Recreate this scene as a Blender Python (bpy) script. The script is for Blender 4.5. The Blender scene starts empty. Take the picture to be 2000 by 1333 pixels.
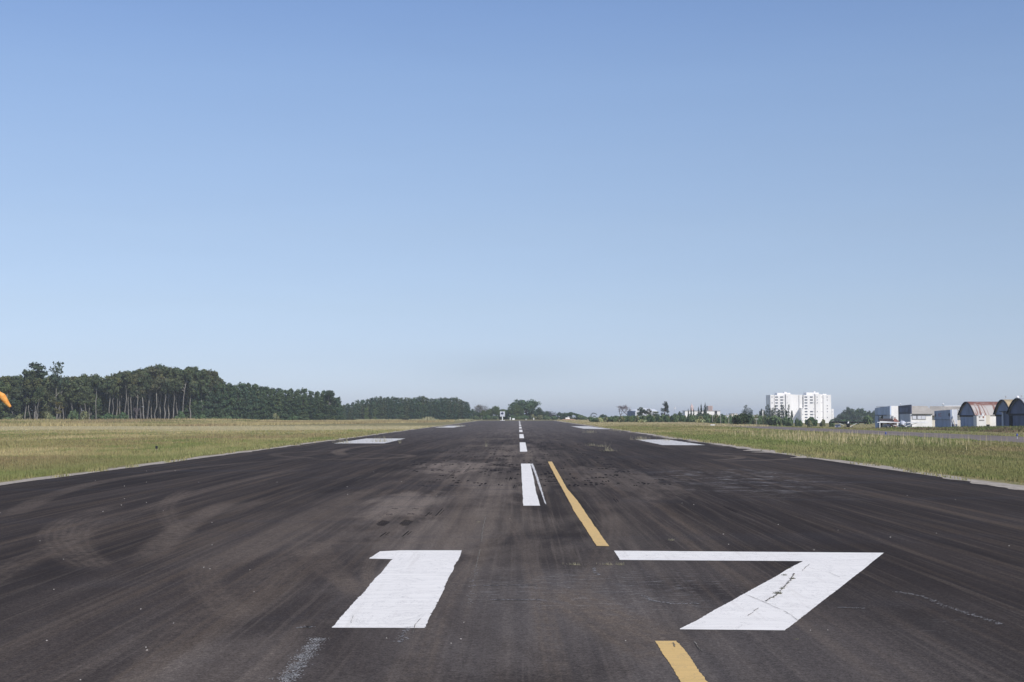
import bpy, math, random
import numpy as np
from mathutils import Vector, Matrix

sc = bpy.context.scene
col = sc.collection
R = math.radians

# ------------------------------------------------------------------ camera
F_PX = 2778.0                      # focal length in photo pixels (50 mm on a 36 mm wide sensor)
CAM_H = 2.1
cam_data = bpy.data.cameras.new("camera")
cam = bpy.data.objects.new("camera", cam_data)
col.objects.link(cam)
cam.location = (0, 0, CAM_H)
cam.rotation_euler = (R(90) + math.atan(145.5 / F_PX), 0, math.atan(13 / F_PX))
cam_data.lens = 50.0
cam_data.sensor_width = 36.0
cam_data.clip_start = 0.1
cam_data.clip_end = 12000
sc.camera = cam

# ------------------------------------------------------------------ sky, sun, exposure
SUN_EL, SUN_AZ = 41.0, 147.0       # azimuth clockwise from +Y: behind the camera, to the right
world = bpy.data.worlds.new("World")
sc.world = world
world.use_nodes = True
wn, wl = world.node_tree.nodes, world.node_tree.links
bg = wn['Background']
sky = wn.new('ShaderNodeTexSky')
sky.sky_type = 'NISHITA'
sky.sun_disc = False
sky.sun_elevation = R(SUN_EL)
sky.sun_rotation = R(SUN_AZ)
sky.air_density, sky.dust_density, sky.ozone_density = 0.9, 0.3, 2.0
# cooler, hazier air near the horizon than the clear-air model gives
tc = wn.new('ShaderNodeTexCoord')
sep = wn.new('ShaderNodeSeparateXYZ')
wl.new(tc.outputs['Generated'], sep.inputs[0])
mr = wn.new('ShaderNodeMapRange')
mr.inputs[1].default_value, mr.inputs[2].default_value = 0.0, 0.30
wl.new(sep.outputs[2], mr.inputs[0])
ramp = wn.new('ShaderNodeValToRGB')
SKY_TINT = [(0.0, (0.70, 0.79, 1.17)), (0.062, (0.707, 0.781, 1.135)), (0.134, (0.734, 0.764, 1.029)), (0.254, (0.851, 0.819, 0.963)),
            (0.431, (1.004, 0.922, 0.980)), (0.604, (1.106, 1.022, 1.060)), (0.773, (1.162, 1.100, 1.150)), (1.0, (1.09, 1.09, 1.22))]
els = ramp.color_ramp.elements
while len(els) < len(SKY_TINT):
    els.new(0.5)
for e, (p, c) in zip(els, SKY_TINT):
    e.position = p
for e, (p, c) in zip(els, SKY_TINT):
    e.color = (*c, 1)
wl.new(mr.outputs[0], ramp.inputs[0])
mul = wn.new('ShaderNodeVectorMath')
mul.operation = 'MULTIPLY'
wl.new(sky.outputs[0], mul.inputs[0])
wl.new(ramp.outputs[0], mul.inputs[1])
# a faint smoky bank low over the far end of the runway
def wmath(op, a, b=0.0):
    n = wn.new('ShaderNodeMath')
    n.operation = op
    for s, v in zip(n.inputs, (a, b)):
        if hasattr(v, 'is_output'):
            wl.new(v, s)
        else:
            s.default_value = v
    return n.outputs[0]


wnz = wn.new('ShaderNodeTexNoise')
wvs = wn.new('ShaderNodeVectorMath')
wvs.operation = 'MULTIPLY'
wl.new(tc.outputs['Generated'], wvs.inputs[0])
wvs.inputs[1].default_value = (9, 9, 60)
wl.new(wvs.outputs[0], wnz.inputs['Vector'])
wnz.inputs['Scale'].default_value = 1.0
wnz.inputs['Detail'].default_value = 4
qa = wmath('MULTIPLY', wmath('ADD', sep.outputs[0], 0.012), 1 / 0.060)
qb = wmath('MULTIPLY', wmath('SUBTRACT', sep.outputs[2], 0.033), 1 / 0.011)
qq = wmath('EXPONENT', wmath('MULTIPLY', wmath('ADD', wmath('MULTIPLY', qa, qa), wmath('MULTIPLY', qb, qb)), -1.0))
qq = wmath('MULTIPLY', qq, wmath('MULTIPLY', wnz.outputs[0], 0.16))
qn = wmath('MULTIPLY', wmath('SUBTRACT', wnz.outputs[0], 0.5), 0.035)
smk = wn.new('ShaderNodeVectorMath')
smk.operation = 'SCALE'
wl.new(mul.outputs[0], smk.inputs[0])
wl.new(wmath('ADD', wmath('SUBTRACT', 1.0, qq), qn), smk.inputs['Scale'])
wl.new(smk.outputs[0], bg.inputs[0])
bg.inputs[1].default_value = 0.11

sun_data = bpy.data.lights.new("sun", 'SUN')
sun_data.energy = 4.3
sun_data.angle = R(0.53)
sun_data.color = (1.0, 0.955, 0.89)
sun = bpy.data.objects.new("sun", sun_data)
col.objects.link(sun)
_sd = Vector((math.sin(R(SUN_AZ)) * math.cos(R(SUN_EL)), math.cos(R(SUN_AZ)) * math.cos(R(SUN_EL)), math.sin(R(SUN_EL))))
sun.rotation_euler = _sd.to_track_quat('Z', 'Y').to_euler()
sun.location = (60, -80, 90)

sc.view_settings.view_transform = 'Standard'
sc.view_settings.look = 'None'
sc.view_settings.exposure = 0.0
sc.view_settings.gamma = 1.0
sc.cycles.max_bounces = 6
sc.cycles.diffuse_bounces = 3
sc.cycles.glossy_bounces = 2
sc.cycles.transmission_bounces = 2
sc.cycles.transparent_max_bounces = 6
sc.cycles.volume_bounces = 0
sc.cycles.use_denoising = True

# ------------------------------------------------------------------ measuring helpers
bpy.context.view_layer.update()
_M = np.array(cam.rotation_euler.to_matrix())


def ray(u, v):
    return _M @ np.array([(u - 1000) / F_PX, -(v - 666.5) / F_PX, -1.0])


def gp(u, v, z=0.0):
    """point of the level z seen at a photo pixel"""
    d = ray(u, v)
    t = (z - CAM_H) / d[2]
    return (d[0] * t, d[1] * t)


def at(u, v, Y):
    d = ray(u, v)
    t = Y / d[1]
    return Vector((d[0] * t, Y, CAM_H + d[2] * t))


def ux(u, Y):
    return at(u, 812, Y).x


def vz(v, Y):
    return at(1000, v, Y).z


def smooth(t):
    t = np.clip(t, 0, 1)
    return t * t * (3 - 2 * t)


def ground(X, Y):
    """height of the terrain: level round the runway, a shallow dip by the hangars, lower land far off"""
    X, Y = np.asarray(X, float), np.asarray(Y, float)
    g = -np.clip((Y - 226) * .0092, 0, 1.6) * smooth((X - 51) / 7)
    g = g + 0.36 * smooth((X - 58) / 6) * (1 - smooth((X - 76) / 6)) * smooth((Y - 150) / 30) * (1 - smooth((Y - 196) / 26))
    g = g - 5.0 * smooth((Y - 620) / 800) * smooth((X - 60) / 150)
    return g


def gz(X, Y):
    return float(ground(X, Y))


# ------------------------------------------------------------------ object helpers
def tag(o, label=None, cat=None, group=None, kind=None):
    for k, v in (('label', label), ('category', cat), ('group', group), ('kind', kind)):
        if v:
            o[k] = v
    return o


def thing(name, label, cat, loc=(0, 0, 0), rotz=0.0, group=None, scale=1.0):
    o = bpy.data.objects.new(name, None)
    o.empty_display_size = 0.3
    col.objects.link(o)
    o.location = loc
    o.rotation_euler = (0, 0, rotz)
    o.scale = (scale, scale, scale) if not hasattr(scale, '__len__') else scale
    return tag(o, label, cat, group)


def place(name, mesh, parent=None, loc=(0, 0, 0), rotz=0.0, scale=1.0):
    o = bpy.data.objects.new(name, mesh)
    col.objects.link(o)
    o.location = loc
    o.rotation_euler = (0, 0, rotz)
    o.scale = (scale, scale, scale) if not hasattr(scale, '__len__') else scale
    if parent is not None:
        o.parent = parent
    return o


class MB:
    """collects boxes, sheets, tubes and lofts and links them as ONE mesh object"""

    def __init__(self):
        self.v, self.f = [], []

    def add(self, vs, fs):
        n = len(self.v)
        self.v += [tuple(p) for p in vs]
        self.f += [tuple(i + n for i in f) for f in fs]
        return self

    def box(self, x0, x1, y0, y1, z0, z1):
        vs = [(x, y, z) for z in (z0, z1) for y in (y0, y1) for x in (x0, x1)]
        return self.add(vs, [(0, 2, 3, 1), (4, 5, 7, 6), (0, 1, 5, 4), (2, 6, 7, 3), (0, 4, 6, 2), (1, 3, 7, 5)])

    def hexa(self, a, b):
        """block between two quads a and b (4 points each, same turning)"""
        return self.add(list(a) + list(b), [(3, 2, 1, 0), (4, 5, 6, 7)] + [(i, (i + 1) % 4, 4 + (i + 1) % 4, 4 + i) for i in range(4)])

    def poly(self, pts):
        return self.add(pts, [tuple(range(len(pts)))])

    def prism(self, pts, d):
        """flat polygon pts pushed along vector d"""
        n = len(pts)
        b = [tuple(p[i] + d[i] for i in range(3)) for p in pts]
        return self.add(list(pts) + b, [tuple(range(n))[::-1], tuple(range(n, 2 * n))] + [(i, (i + 1) % n, n + (i + 1) % n, n + i) for i in range(n)])

    def tube(self, pts, rad, n=7, cap=True):
        pts = [Vector(p) for p in pts]
        if not hasattr(rad, '__len__'):
            rad = [rad] * len(pts)
        rings = []
        for i, p in enumerate(pts):
            d = (pts[min(i + 1, len(pts) - 1)] - pts[max(i - 1, 0)]).normalized()
            a = d.orthogonal().normalized() if i == 0 else (a - d * a.dot(d)).normalized()
            b = d.cross(a)
            rings.append([p + (a * math.cos(2 * math.pi * k / n) + b * math.sin(2 * math.pi * k / n)) * rad[i] for k in range(n)])
        vs = [q for r in rings for q in r]
        fs = [(i * n + k, i * n + (k + 1) % n, (i + 1) * n + (k + 1) % n, (i + 1) * n + k) for i in range(len(pts) - 1) for k in range(n)]
        if cap:
            fs += [tuple(range(n))[::-1], tuple(range((len(pts) - 1) * n, len(pts) * n))]
        return self.add(vs, fs)

    def loft(self, rings, cap=True):
        n = len(rings[0])
        vs = [q for r in rings for q in r]
        fs = [(i * n + k, i * n + (k + 1) % n, (i + 1) * n + (k + 1) % n, (i + 1) * n + k) for i in range(len(rings) - 1) for k in range(n)]
        if cap:
            fs += [tuple(range(n))[::-1], tuple(range((len(rings) - 1) * n, len(rings) * n))]
        return self.add(vs, fs)

    def ball(self, c, r, n=10, m=6):
        rr = r if hasattr(r, '__len__') else (r, r, r)
        rings = []
        for j in range(1, m):
            t = math.pi * j / m
            rings.append([(c[0] + rr[0] * math.sin(t) * math.cos(2 * math.pi * k / n), c[1] + rr[1] * math.sin(t) * math.sin(2 * math.pi * k / n), c[2] - rr[2] * math.cos(t)) for k in range(n)])
        return self.loft(rings)

    def mesh(self, name, mat, smooth_=False, off=(0, 0, 0)):
        me = bpy.data.meshes.new(name)
        me.from_pydata([(p[0] - off[0], p[1] - off[1], p[2] - off[2]) for p in self.v], [], self.f)
        me.materials.append(mat)
        if smooth_:
            for p in me.polygons:
                p.use_smooth = True
        me.update()
        return me

    def build(self, name, mat, parent=None, smooth_=False, world_=False):
        """link as one object; world_: points are in world space, parent is an unturned Empty"""
        off = tuple(parent.location) if (world_ and parent is not None) else (0, 0, 0)
        return place(name, self.mesh(name, mat, smooth_, off), parent)


def np_mesh(name, V, faces_per, F, mat, cols=None, normals=None):
    """quick mesh from numpy arrays; F is (n, faces_per)"""
    me = bpy.data.meshes.new(name)
    me.vertices.add(len(V))
    me.vertices.foreach_set('co', np.ascontiguousarray(V, np.float32).ravel())
    me.loops.add(F.size)
    me.loops.foreach_set('vertex_index', np.ascontiguousarray(F, np.int32).ravel())
    me.polygons.add(len(F))
    me.polygons.foreach_set('loop_start', np.arange(0, F.size, faces_per, dtype=np.int32))
    if cols is not None:
        ca = me.attributes.new('tint', 'FLOAT_COLOR', 'POINT')
        ca.data.foreach_set('color', np.ascontiguousarray(np.c_[cols, np.ones(len(cols))], np.float32).ravel())
    me.update(calc_edges=True)
    if mat is not None:
        me.materials.append(mat)
    return me


def lattice(seed):
    return np.random.default_rng(seed).random((256, 256))


_LAT = {}


def vnoise(x, y, seed=0):
    if seed not in _LAT:
        _LAT[seed] = lattice(seed)
    L = _LAT[seed]
    x, y = np.asarray(x, float), np.asarray(y, float)
    xi, yi = np.floor(x).astype(int), np.floor(y).astype(int)
    fx, fy = smooth(x - xi), smooth(y - yi)
    g = lambda i, j: L[i % 256, j % 256]
    return (g(xi, yi) * (1 - fx) * (1 - fy) + g(xi + 1, yi) * fx * (1 - fy) + g(xi, yi + 1) * (1 - fx) * fy + g(xi + 1, yi + 1) * fx * fy)


def fnoise(x, y, seed=0):
    return 0.55 * vnoise(x, y, seed) + 0.3 * vnoise(x * 2.1 + 9, y * 2.1, seed + 1) + 0.15 * vnoise(x * 4.3, y * 4.3 + 5, seed + 2)


# ------------------------------------------------------------------ materials
class NT:
    """small node-graph writer"""

    def __init__(self, name, rough=0.85, spec=0.3):
        self.m = bpy.data.materials.new(name)
        self.m.use_nodes = True
        self.n, self.l = self.m.node_tree.nodes, self.m.node_tree.links
        self.b = self.n['Principled BSDF']
        self.b.inputs['Roughness'].default_value = rough
        self.b.inputs['Specular IOR Level'].default_value = spec
        self.pos = self.n.new('ShaderNodeNewGeometry').outputs['Position']
        self.obj = self.n.new('ShaderNodeTexCoord').outputs['Object']

    def put(self, sock, v):
        if hasattr(v, 'is_output'):
            self.l.new(v, sock)
        elif hasattr(v, '__len__') and sock.type == 'RGBA' and len(v) == 3:
            sock.default_value = (*v, 1)
        else:
            sock.default_value = v

    def m_(self, op, a, b=0.0, c=0.0, clamp=False):
        n = self.n.new('ShaderNodeMath')
        n.operation = op
        n.use_clamp = clamp
        for s, v in zip(n.inputs, (a, b, c)):
            self.put(s, v)
        return n.outputs[0]

    def vm(self, op, a, b=(0, 0, 0)):
        n = self.n.new('ShaderNodeVectorMath')
        n.operation = op
        self.put(n.inputs[0], a)
        self.put(n.inputs[1], b)
        return n.outputs['Value'] if op in ('DISTANCE', 'LENGTH', 'DOT_PRODUCT') else n.outputs[0]

    def xyz(self, v):
        n = self.n.new('ShaderNodeSeparateXYZ')
        self.put(n.inputs[0], v)
        return n.outputs

    def nz(self, v, sx=1, sy=1, sz=1, detail=4.0, rough=0.55, dist=0.0, off=0.0):
        n = self.n.new('ShaderNodeTexNoise')
        vv = self.vm('MULTIPLY', v, (sx, sy, sz))
        if off:
            vv = self.vm('ADD', vv, (off, off * 0.7, off * 0.3))
        self.put(n.inputs['Vector'], vv)
        n.inputs['Scale'].default_value = 1.0
        n.inputs['Detail'].default_value = detail
        n.inputs['Roughness'].default_value = rough
        n.inputs['Distortion'].default_value = dist
        return n.outputs[0]

    def rg(self, f, a, b, lo=0.0, hi=1.0):
        n = self.n.new('ShaderNodeMapRange')
        n.interpolation_type = 'SMOOTHSTEP'
        for i, v in enumerate((f, a, b, lo, hi)):
            self.put(n.inputs[i], v)
        return n.outputs[0]

    def mix(self, f, a, b):
        n = self.n.new('ShaderNodeMix')
        n.data_type = 'RGBA'
        self.put(n.inputs[0], f)
        self.put(n.inputs[6], a)
        self.put(n.inputs[7], b)
        return n.outputs[2]

    def attr(self, name):
        n = self.n.new('ShaderNodeAttribute')
        n.attribute_name = name
        return n.outputs['Color']

    def bump(self, h, strength=0.3, dist=0.02):
        n = self.n.new('ShaderNodeBump')
        n.inputs['Strength'].default_value = strength
        n.inputs['Distance'].default_value = dist
        self.put(n.inputs['Height'], h)
        self.l.new(n.outputs[0], self.b.inputs['Normal'])

    def color(self, c):
        self.put(self.b.inputs['Base Color'], c)
        return self.m


def plain(name, c, rough=0.7, spec=0.3, var=0.15, scale=1.5, metal=0.0):
    """painted / weathered surface: base colour with soft blotches and streaks"""
    t = NT(name, rough, spec)
    f = t.nz(t.obj, scale, scale, scale * 0.4, 5, 0.6)
    d = tuple(max(0.0, x * (1 - var * 1.6)) for x in c)
    h = tuple(min(1.0, x * (1 + var)) for x in c)
    t.b.inputs['Metallic'].default_value = metal
    return t.color(t.mix(t.rg(f, 0.3, 0.7), d, h))


M = {}

# ================================================================== SETTING
RW_L, RW_R, RW_END = -15.6, 14.35, 592.0

# ---- ground sheet
t = NT('grassland_soil', 0.95, 0.1)
a = t.nz(t.pos, 0.06, 0.02, 1, 4, 0.6)
b = t.nz(t.pos, 0.9, 0.35, 1, 5, 0.65)
c = t.nz(t.pos, 7, 5, 1, 4, 0.7)
k = t.mix(t.rg(a, 0.35, 0.65), (0.20, 0.175, 0.080), (0.275, 0.235, 0.120))
k = t.mix(t.rg(b, 0.45, 0.75), k, (0.130, 0.150, 0.055))
k = t.mix(t.m_('MULTIPLY', t.rg(c, 0.35, 0.75), 0.55), k, (0.11, 0.095, 0.045))
px_, py_, pz_ = t.xyz(t.pos)
# mown pale band across the left field
band = t.m_('MULTIPLY', t.rg(t.m_('ADD', py_, t.m_('MULTIPLY', a, 70.0)), 195, 225), t.m_('SUBTRACT', 1.0, t.rg(t.m_('ADD', py_, t.m_('MULTIPLY', b, 30.0)), 285, 310)))
band = t.m_('MULTIPLY', band, t.rg(px_, -14.0, -18.0))
k = t.mix(t.m_('MULTIPLY', band, 0.8), k, (0.40, 0.345, 0.20))
M['ground'] = t.color(k)


def axis(lo, hi, core_lo, core_hi, step, grow=1.35):
    xs = list(np.arange(core_lo, core_hi + step, step))
    s, x = step, xs[-1]
    while x < hi:
        s *= grow
        x += s
        xs.append(x)
    s, x = step, xs[0]
    pre = []
    while x > lo:
        s *= grow
        x -= s
        pre.append(x)
    return np.array(pre[::-1] + xs)


gx, gy = axis(-4500, 4500, -40, 110, 4), axis(-80, 8000, 120, 420, 6)
GX, GY = np.meshgrid(gx, gy)
V = np.c_[GX.ravel(), GY.ravel(), ground(GX, GY).ravel()]
nx = len(gx)
ii = np.arange(len(gy) - 1)[:, None] * nx + np.arange(nx - 1)[None, :]
F = np.stack([ii, ii + 1, ii + nx + 1, ii + nx], -1).reshape(-1, 4)
g_ = place('ground', np_mesh('ground', V, 4, F, M['ground']))
tag(g_, kind='structure')


# ---- runway surface
t = NT('worn_asphalt', 0.95, 0.06)
X, Y, _ = t.xyz(t.pos)
wob = t.nz(t.pos, 0.25, 0.05, 1, 3)
n_long = t.nz(t.pos, 0.55, 0.013, 1, 6, 0.62, 0.4)
n_fine = t.nz(t.pos, 3.4, 0.045, 1, 5, 0.6, 0.2, 13)
n_hair = t.nz(t.pos, 16, 0.16, 1, 3, 0.6, 0.1, 4)
n_blot = t.nz(t.pos, 0.28, 0.10, 1, 5, 0.6, 0.5, 31)
n_cross = t.nz(t.pos, 0.12, 0.55, 1, 4, 0.6, 0.2, 57)
n_grain = t.nz(t.pos, 60, 60, 60, 3, 0.75)
n_mott = t.nz(t.pos, 5, 4, 1, 4, 0.7, 0, 77)
dark = (0.0245, 0.0196, 0.0180)
brown = (0.100, 0.074, 0.053)
dust = (0.165, 0.136, 0.113)
k = t.mix(t.rg(n_long, 0.40, 0.62), dark, (0.0455, 0.0365, 0.0325))
k = t.mix(t.m_('MULTIPLY', t.rg(n_fine, 0.47, 0.68), t.rg(n_long, 0.35, 0.6, 0.20, 0.55)), k, brown)
k = t.mix(t.m_('MULTIPLY', t.rg(n_hair, 0.50, 0.70), 0.30), k, (0.125, 0.104, 0.088))
k = t.mix(t.m_('MULTIPLY', t.rg(n_hair, 0.48, 0.32), 0.35), k, (0.034, 0.030, 0.031))
# dusty middle, where the wheels run
gx_ = t.m_('MULTIPLY', t.m_('ADD', X, 0.9), 0.27)
mid = t.m_('EXPONENT', t.m_('MULTIPLY', t.m_('MULTIPLY', gx_, gx_), -1.0))
mid = t.m_('MULTIPLY', mid, t.rg(n_blot, 0.38, 0.60, 0.06, 1.0))
mid = t.m_('MULTIPLY', mid, t.rg(n_fine, 0.34, 0.62, 0.45, 1.0))
k = t.mix(t.m_('MULTIPLY', mid, 0.62), k, dust)
# tan, dust-filmed patches with soft torn edges
n_tear = t.nz(t.pos, 1.4, 0.22, 1, 5, 0.62, 0.6, 43)
for (u, v, rx, ry, amt) in [(900, 913, 2.2, 8, .85), (795, 985, 1.2, 6, .75), (830, 1050, 1.4, 4, .42), (460, 1295, .8, 2.2, .42), (960, 960, 1.0, 10, .45), (1215, 935, 1.6, 14, .38), (1000, 880, 2.2, 20, .40), (1010, 1080, 1.2, 3, .28), (430, 1000, .5, 5, .18), (1250, 1200, .9, 2.0, .25)]:
    c0 = gp(u, v)
    e = t.vm('DISTANCE', t.vm('MULTIPLY', t.pos, (1 / rx, 1 / ry, 0)), (c0[0] / rx, c0[1] / ry, 0))
    e = t.m_('ADD', e, t.m_('MULTIPLY', t.m_('SUBTRACT', n_tear, 0.5), 2.4))
    k = t.mix(t.m_('MULTIPLY', t.m_('SUBTRACT', 1.0, t.rg(e, 0.35, 1.05)), t.rg(n_fine, 0.3, 0.62, amt * .55, amt)), k, (0.185, 0.152, 0.127))
# dark grey-blue bands where rubber and old sealant lie
k = t.mix(t.m_('MULTIPLY', t.rg(n_cross, 0.53, 0.68), t.rg(Y, 15, 60, 0.15, 0.45)), k, (0.046, 0.044, 0.050))
# greyer, rubbed patch near the numerals
near = t.m_('MULTIPLY', t.m_('SUBTRACT', 1.0, t.rg(Y, 12, 30)), t.m_('EXPONENT', t.m_('MULTIPLY', t.m_('MULTIPLY', t.m_('MULTIPLY', X, 0.26), t.m_('MULTIPLY', X, 0.26)), -1.0)))
k = t.mix(t.m_('MULTIPLY', near, t.rg(n_blot, 0.38, 0.62, 0.10, 0.55)), k, (0.110, 0.100, 0.098))
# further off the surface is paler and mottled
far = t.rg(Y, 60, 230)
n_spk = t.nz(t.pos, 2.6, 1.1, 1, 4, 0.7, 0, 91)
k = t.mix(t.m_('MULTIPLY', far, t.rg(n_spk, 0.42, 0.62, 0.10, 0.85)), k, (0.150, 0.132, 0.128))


def circle3(p, q, r):
    ax, ay, bx, by, cx, cy = *p, *q, *r
    d = 2 * (ax * (by - cy) + bx * (cy - ay) + cx * (ay - by))
    if abs(d) < 1e-6:
        d = 1e-6
    ux_ = ((ax * ax + ay * ay) * (by - cy) + (bx * bx + by * by) * (cy - ay) + (cx * cx + cy * cy) * (ay - by)) / d
    uy_ = ((ax * ax + ay * ay) * (cx - bx) + (bx * bx + by * by) * (ax - cx) + (cx * cx + cy * cy) * (bx - ax)) / d
    return ux_, uy_, math.hypot(ax - ux_, ay - uy_)


# curved tyre tracks: three photo points on each, half width in metres, number of ribs, strength
TRACKS = [((175, 1002), (116, 1035), (150, 1092), .34, 5, .50), ((205, 1007), (157, 1045), (192, 1102), .22, 3, .32),
          ((350, 965), (325, 1005), (352, 1034), .24, 3, .32), ((425, 992), (350, 1037), (312, 1068), .30, 0, .55),
          ((396, 1113), (403, 1154), (436, 1184), .24, 5, .48), ((424, 1122), (416, 1160), (436, 1192), .16, 3, .35),
          ((530, 1120), (492, 1160), (440, 1195), .26, 5, .52), ((572, 1110), (549, 1154), (514, 1184), .22, 5, .50),
          ((0, 1205), (62, 1252), (125, 1300), .30, 4, .35), ((600, 1080), (638, 1118), (680, 1142), .20, 0, .42),
          ((632, 1074), (655, 1112), (682, 1148), .16, 0, .36), ((727, 1093), (719, 1115), (722, 1138), .10, 5, .5),
          ((1132, 1168), (1195, 1202), (1266, 1234), .28, 4, .52), ((1105, 1178), (1160, 1212), (1236, 1260), .26, 3, .48),
          ((560, 885), (602, 895), (645, 881), .35, 0, .55), ((662, 886), (690, 875), (755, 869), .40, 0, .55),
          ((668, 886), (702, 897), (785, 894), .30, 0, .55), ((628, 886), (660, 945), (688, 1008), .16, 0, .50),
          ((1398, 889), (1447, 894.5), (1398, 899), .30, 0, .5), ((1430, 887), (1529, 898), (1430, 901), .35, 0, .55),
          ((470, 1085), (620, 1000), (760, 945), .30, 0, .30), ((880, 1060), (905, 1000), (900, 950), .30, 3, .35),
          ((60, 985), (300, 925), (560, 898), .30, 0, .38), ((0, 1125), (260, 1003), (520, 930), .26, 3, .35), ((250, 1333), (420, 1175), (640, 1062), .18, 4, .40), ((820, 1333), (862, 1195), (962, 1062), .16, 3, .36), ((1085, 1333), (1062, 1195), (1000, 1022), .14, 3, .36), ((700, 1010), (790, 1062), (905, 1058), .22, 4, .35), ((1160, 1120), (1190, 1040), (1150, 960), .22, 3, .32)]
for (p, q, r, w, ribs, st) in TRACKS:
    P = [gp(*p), gp(*q), gp(*r)]
    cx, cy, rad = circle3(*P)
    if rad > 900:
        continue
    d = t.vm('DISTANCE', t.vm('MULTIPLY', t.pos, (1, 1, 0)), (cx, cy, 0))
    e = t.m_('SUBTRACT', t.m_('ADD', d, t.m_('MULTIPLY', wob, 0.25)), rad + 0.125)
    band = t.m_('SUBTRACT', 1.0, t.rg(t.m_('ABSOLUTE', e), w * 0.55, w * 1.25))
    if ribs:
        s = t.m_('SINE', t.m_('MULTIPLY', e, math.pi * ribs / w))
        band = t.m_('MULTIPLY', band, t.rg(s, -0.7, 0.8, 0.6, 1.0))
    xs, ys = [a_[0] for a_ in P], [a_[1] for a_ in P]
    mx, my = max(0.6, 0.2 * (max(xs) - min(xs))), max(1.0, 0.2 * (max(ys) - min(ys)))
    gate = t.m_('MULTIPLY', t.rg(X, min(xs) - mx * 1.5, min(xs)), t.rg(X, max(xs) + mx * 1.5, max(xs)))
    gate = t.m_('MULTIPLY', gate, t.m_('MULTIPLY', t.rg(Y, min(ys) - my * 1.5, min(ys)), t.rg(Y, max(ys) + my * 1.5, max(ys))))
    f = t.m_('MULTIPLY', t.m_('MULTIPLY', band, gate), t.m_('MULTIPLY', t.rg(n_mott, 0.35, 0.6, st * 0.35, st), t.rg(n_blot, 0.35, 0.58, 0.35, 1.0)))
    k = t.mix(t.m_('MULTIPLY', f, 1.9), k, (0.122, 0.097, 0.078))
# flecks of old white paint
for (u, v, rx, ry, lo, amt) in [(1200, 1150, 2.6, 3.2, .60, .75), (1560, 1215, 3.5, 2.2, .66, .6), (1440, 935, 4.0, 14, .58, .6), (980, 1160, 1.5, 2.0, .66, .7), (1050, 1320, 1.5, 1.2, .67, .6), (690, 840, 5, 60, .66, .6), (1290, 840, 6, 70, .64, .6)]:
    c0 = gp(u, v)
    e = t.vm('DISTANCE', t.vm('MULTIPLY', t.pos, (1 / rx, 1 / ry, 0)), (c0[0] / rx, c0[1] / ry, 0))
    fl = t.nz(t.pos, 4.0 if v > 1000 else 1.2, 22 if v > 1000 else 1.6, 1, 5, 0.75, 0.3, u * 0.01)
    f = t.m_('MULTIPLY', t.m_('SUBTRACT', 1.0, t.rg(e, 0.3, 1.0)), t.rg(fl, lo - .055, lo + 0.07, 0, amt * .8))
    k = t.mix(f, k, (0.30, 0.29, 0.29))
n_agg = t.nz(t.pos, 17, 15, 10, 4, 0.75, 0, 19)
gr = t.m_('MULTIPLY', t.rg(n_grain, 0.28, 0.72, 0.50, 1.50), t.rg(n_agg, 0.3, 0.7, 0.82, 1.18))
mg = t.n.new('ShaderNodeVectorMath')
mg.operation = 'SCALE'
t.put(mg.inputs[0], k)
t.put(mg.inputs['Scale'], gr)
t.bump(n_grain, 0.25, 0.006)
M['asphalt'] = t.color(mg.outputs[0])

runway = place('runway', None)
me = MB()
ys = [-30, 20, 60, 120, 250, 420, RW_END]
for y0, y1 in zip(ys[:-1], ys[1:]):
    me.poly([(RW_L, y0, .008), (RW_R, y0, .008), (RW_R, y1, .008), (RW_L, y1, .008)])
bpy.data.objects.remove(runway)
runway = me.build('runway', M['asphalt'])
tag(runway, kind='structure')

# ---- ragged gravel shoulders between asphalt and grass
t = NT('pale_gravel', 0.95, 0.1)
f = t.nz(t.pos, 3, 1.2, 1, 6, 0.7)
g2 = t.nz(t.pos, 30, 30, 1, 3, 0.7)
k = t.mix(t.rg(f, 0.3, 0.7), (0.27, 0.235, 0.195), (0.46, 0.41, 0.35))
M['gravel'] = t.color(t.mix(t.m_('MULTIPLY', t.rg(g2, 0.4, 0.7), 0.35), k, (0.16, 0.14, 0.12)))


def shoulder(x_in, sgn, w_far, bite, seed):
    ys_ = np.concatenate([np.arange(-30, 140, 0.4), np.arange(140, RW_END, 1.6)])
    inn = x_in - sgn * bite * np.clip(fnoise(ys_ * 0.55, ys_ * 0 + 3, seed) * 2.6 - 1.15, 0.03, 1.2) * np.where(ys_ < 70, 0.35, 1)
    out = x_in + sgn * w_far * (0.35 + 1.1 * fnoise(ys_ * 0.22, ys_ * 0 + 8, seed + 5))
    V_ = np.r_[np.c_[inn, ys_, 0 * ys_ + .012], np.c_[out, ys_, 0 * ys_ + .012]]
    n = len(ys_)
    i = np.arange(n - 1)
    F_ = np.c_[i, i + 1, i + n + 1, i + n] if sgn < 0 else np.c_[i, i + n, i + n + 1, i + 1]
    return place('gravel_shoulder', np_mesh('gravel_shoulder', V_, 4, F_, M['gravel']))


tag(shoulder(RW_L, -1, 0.62, 0.35, 3), kind='structure')
tag(shoulder(RW_R, 1, 0.8, 1.1, 11), kind='structure')

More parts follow.
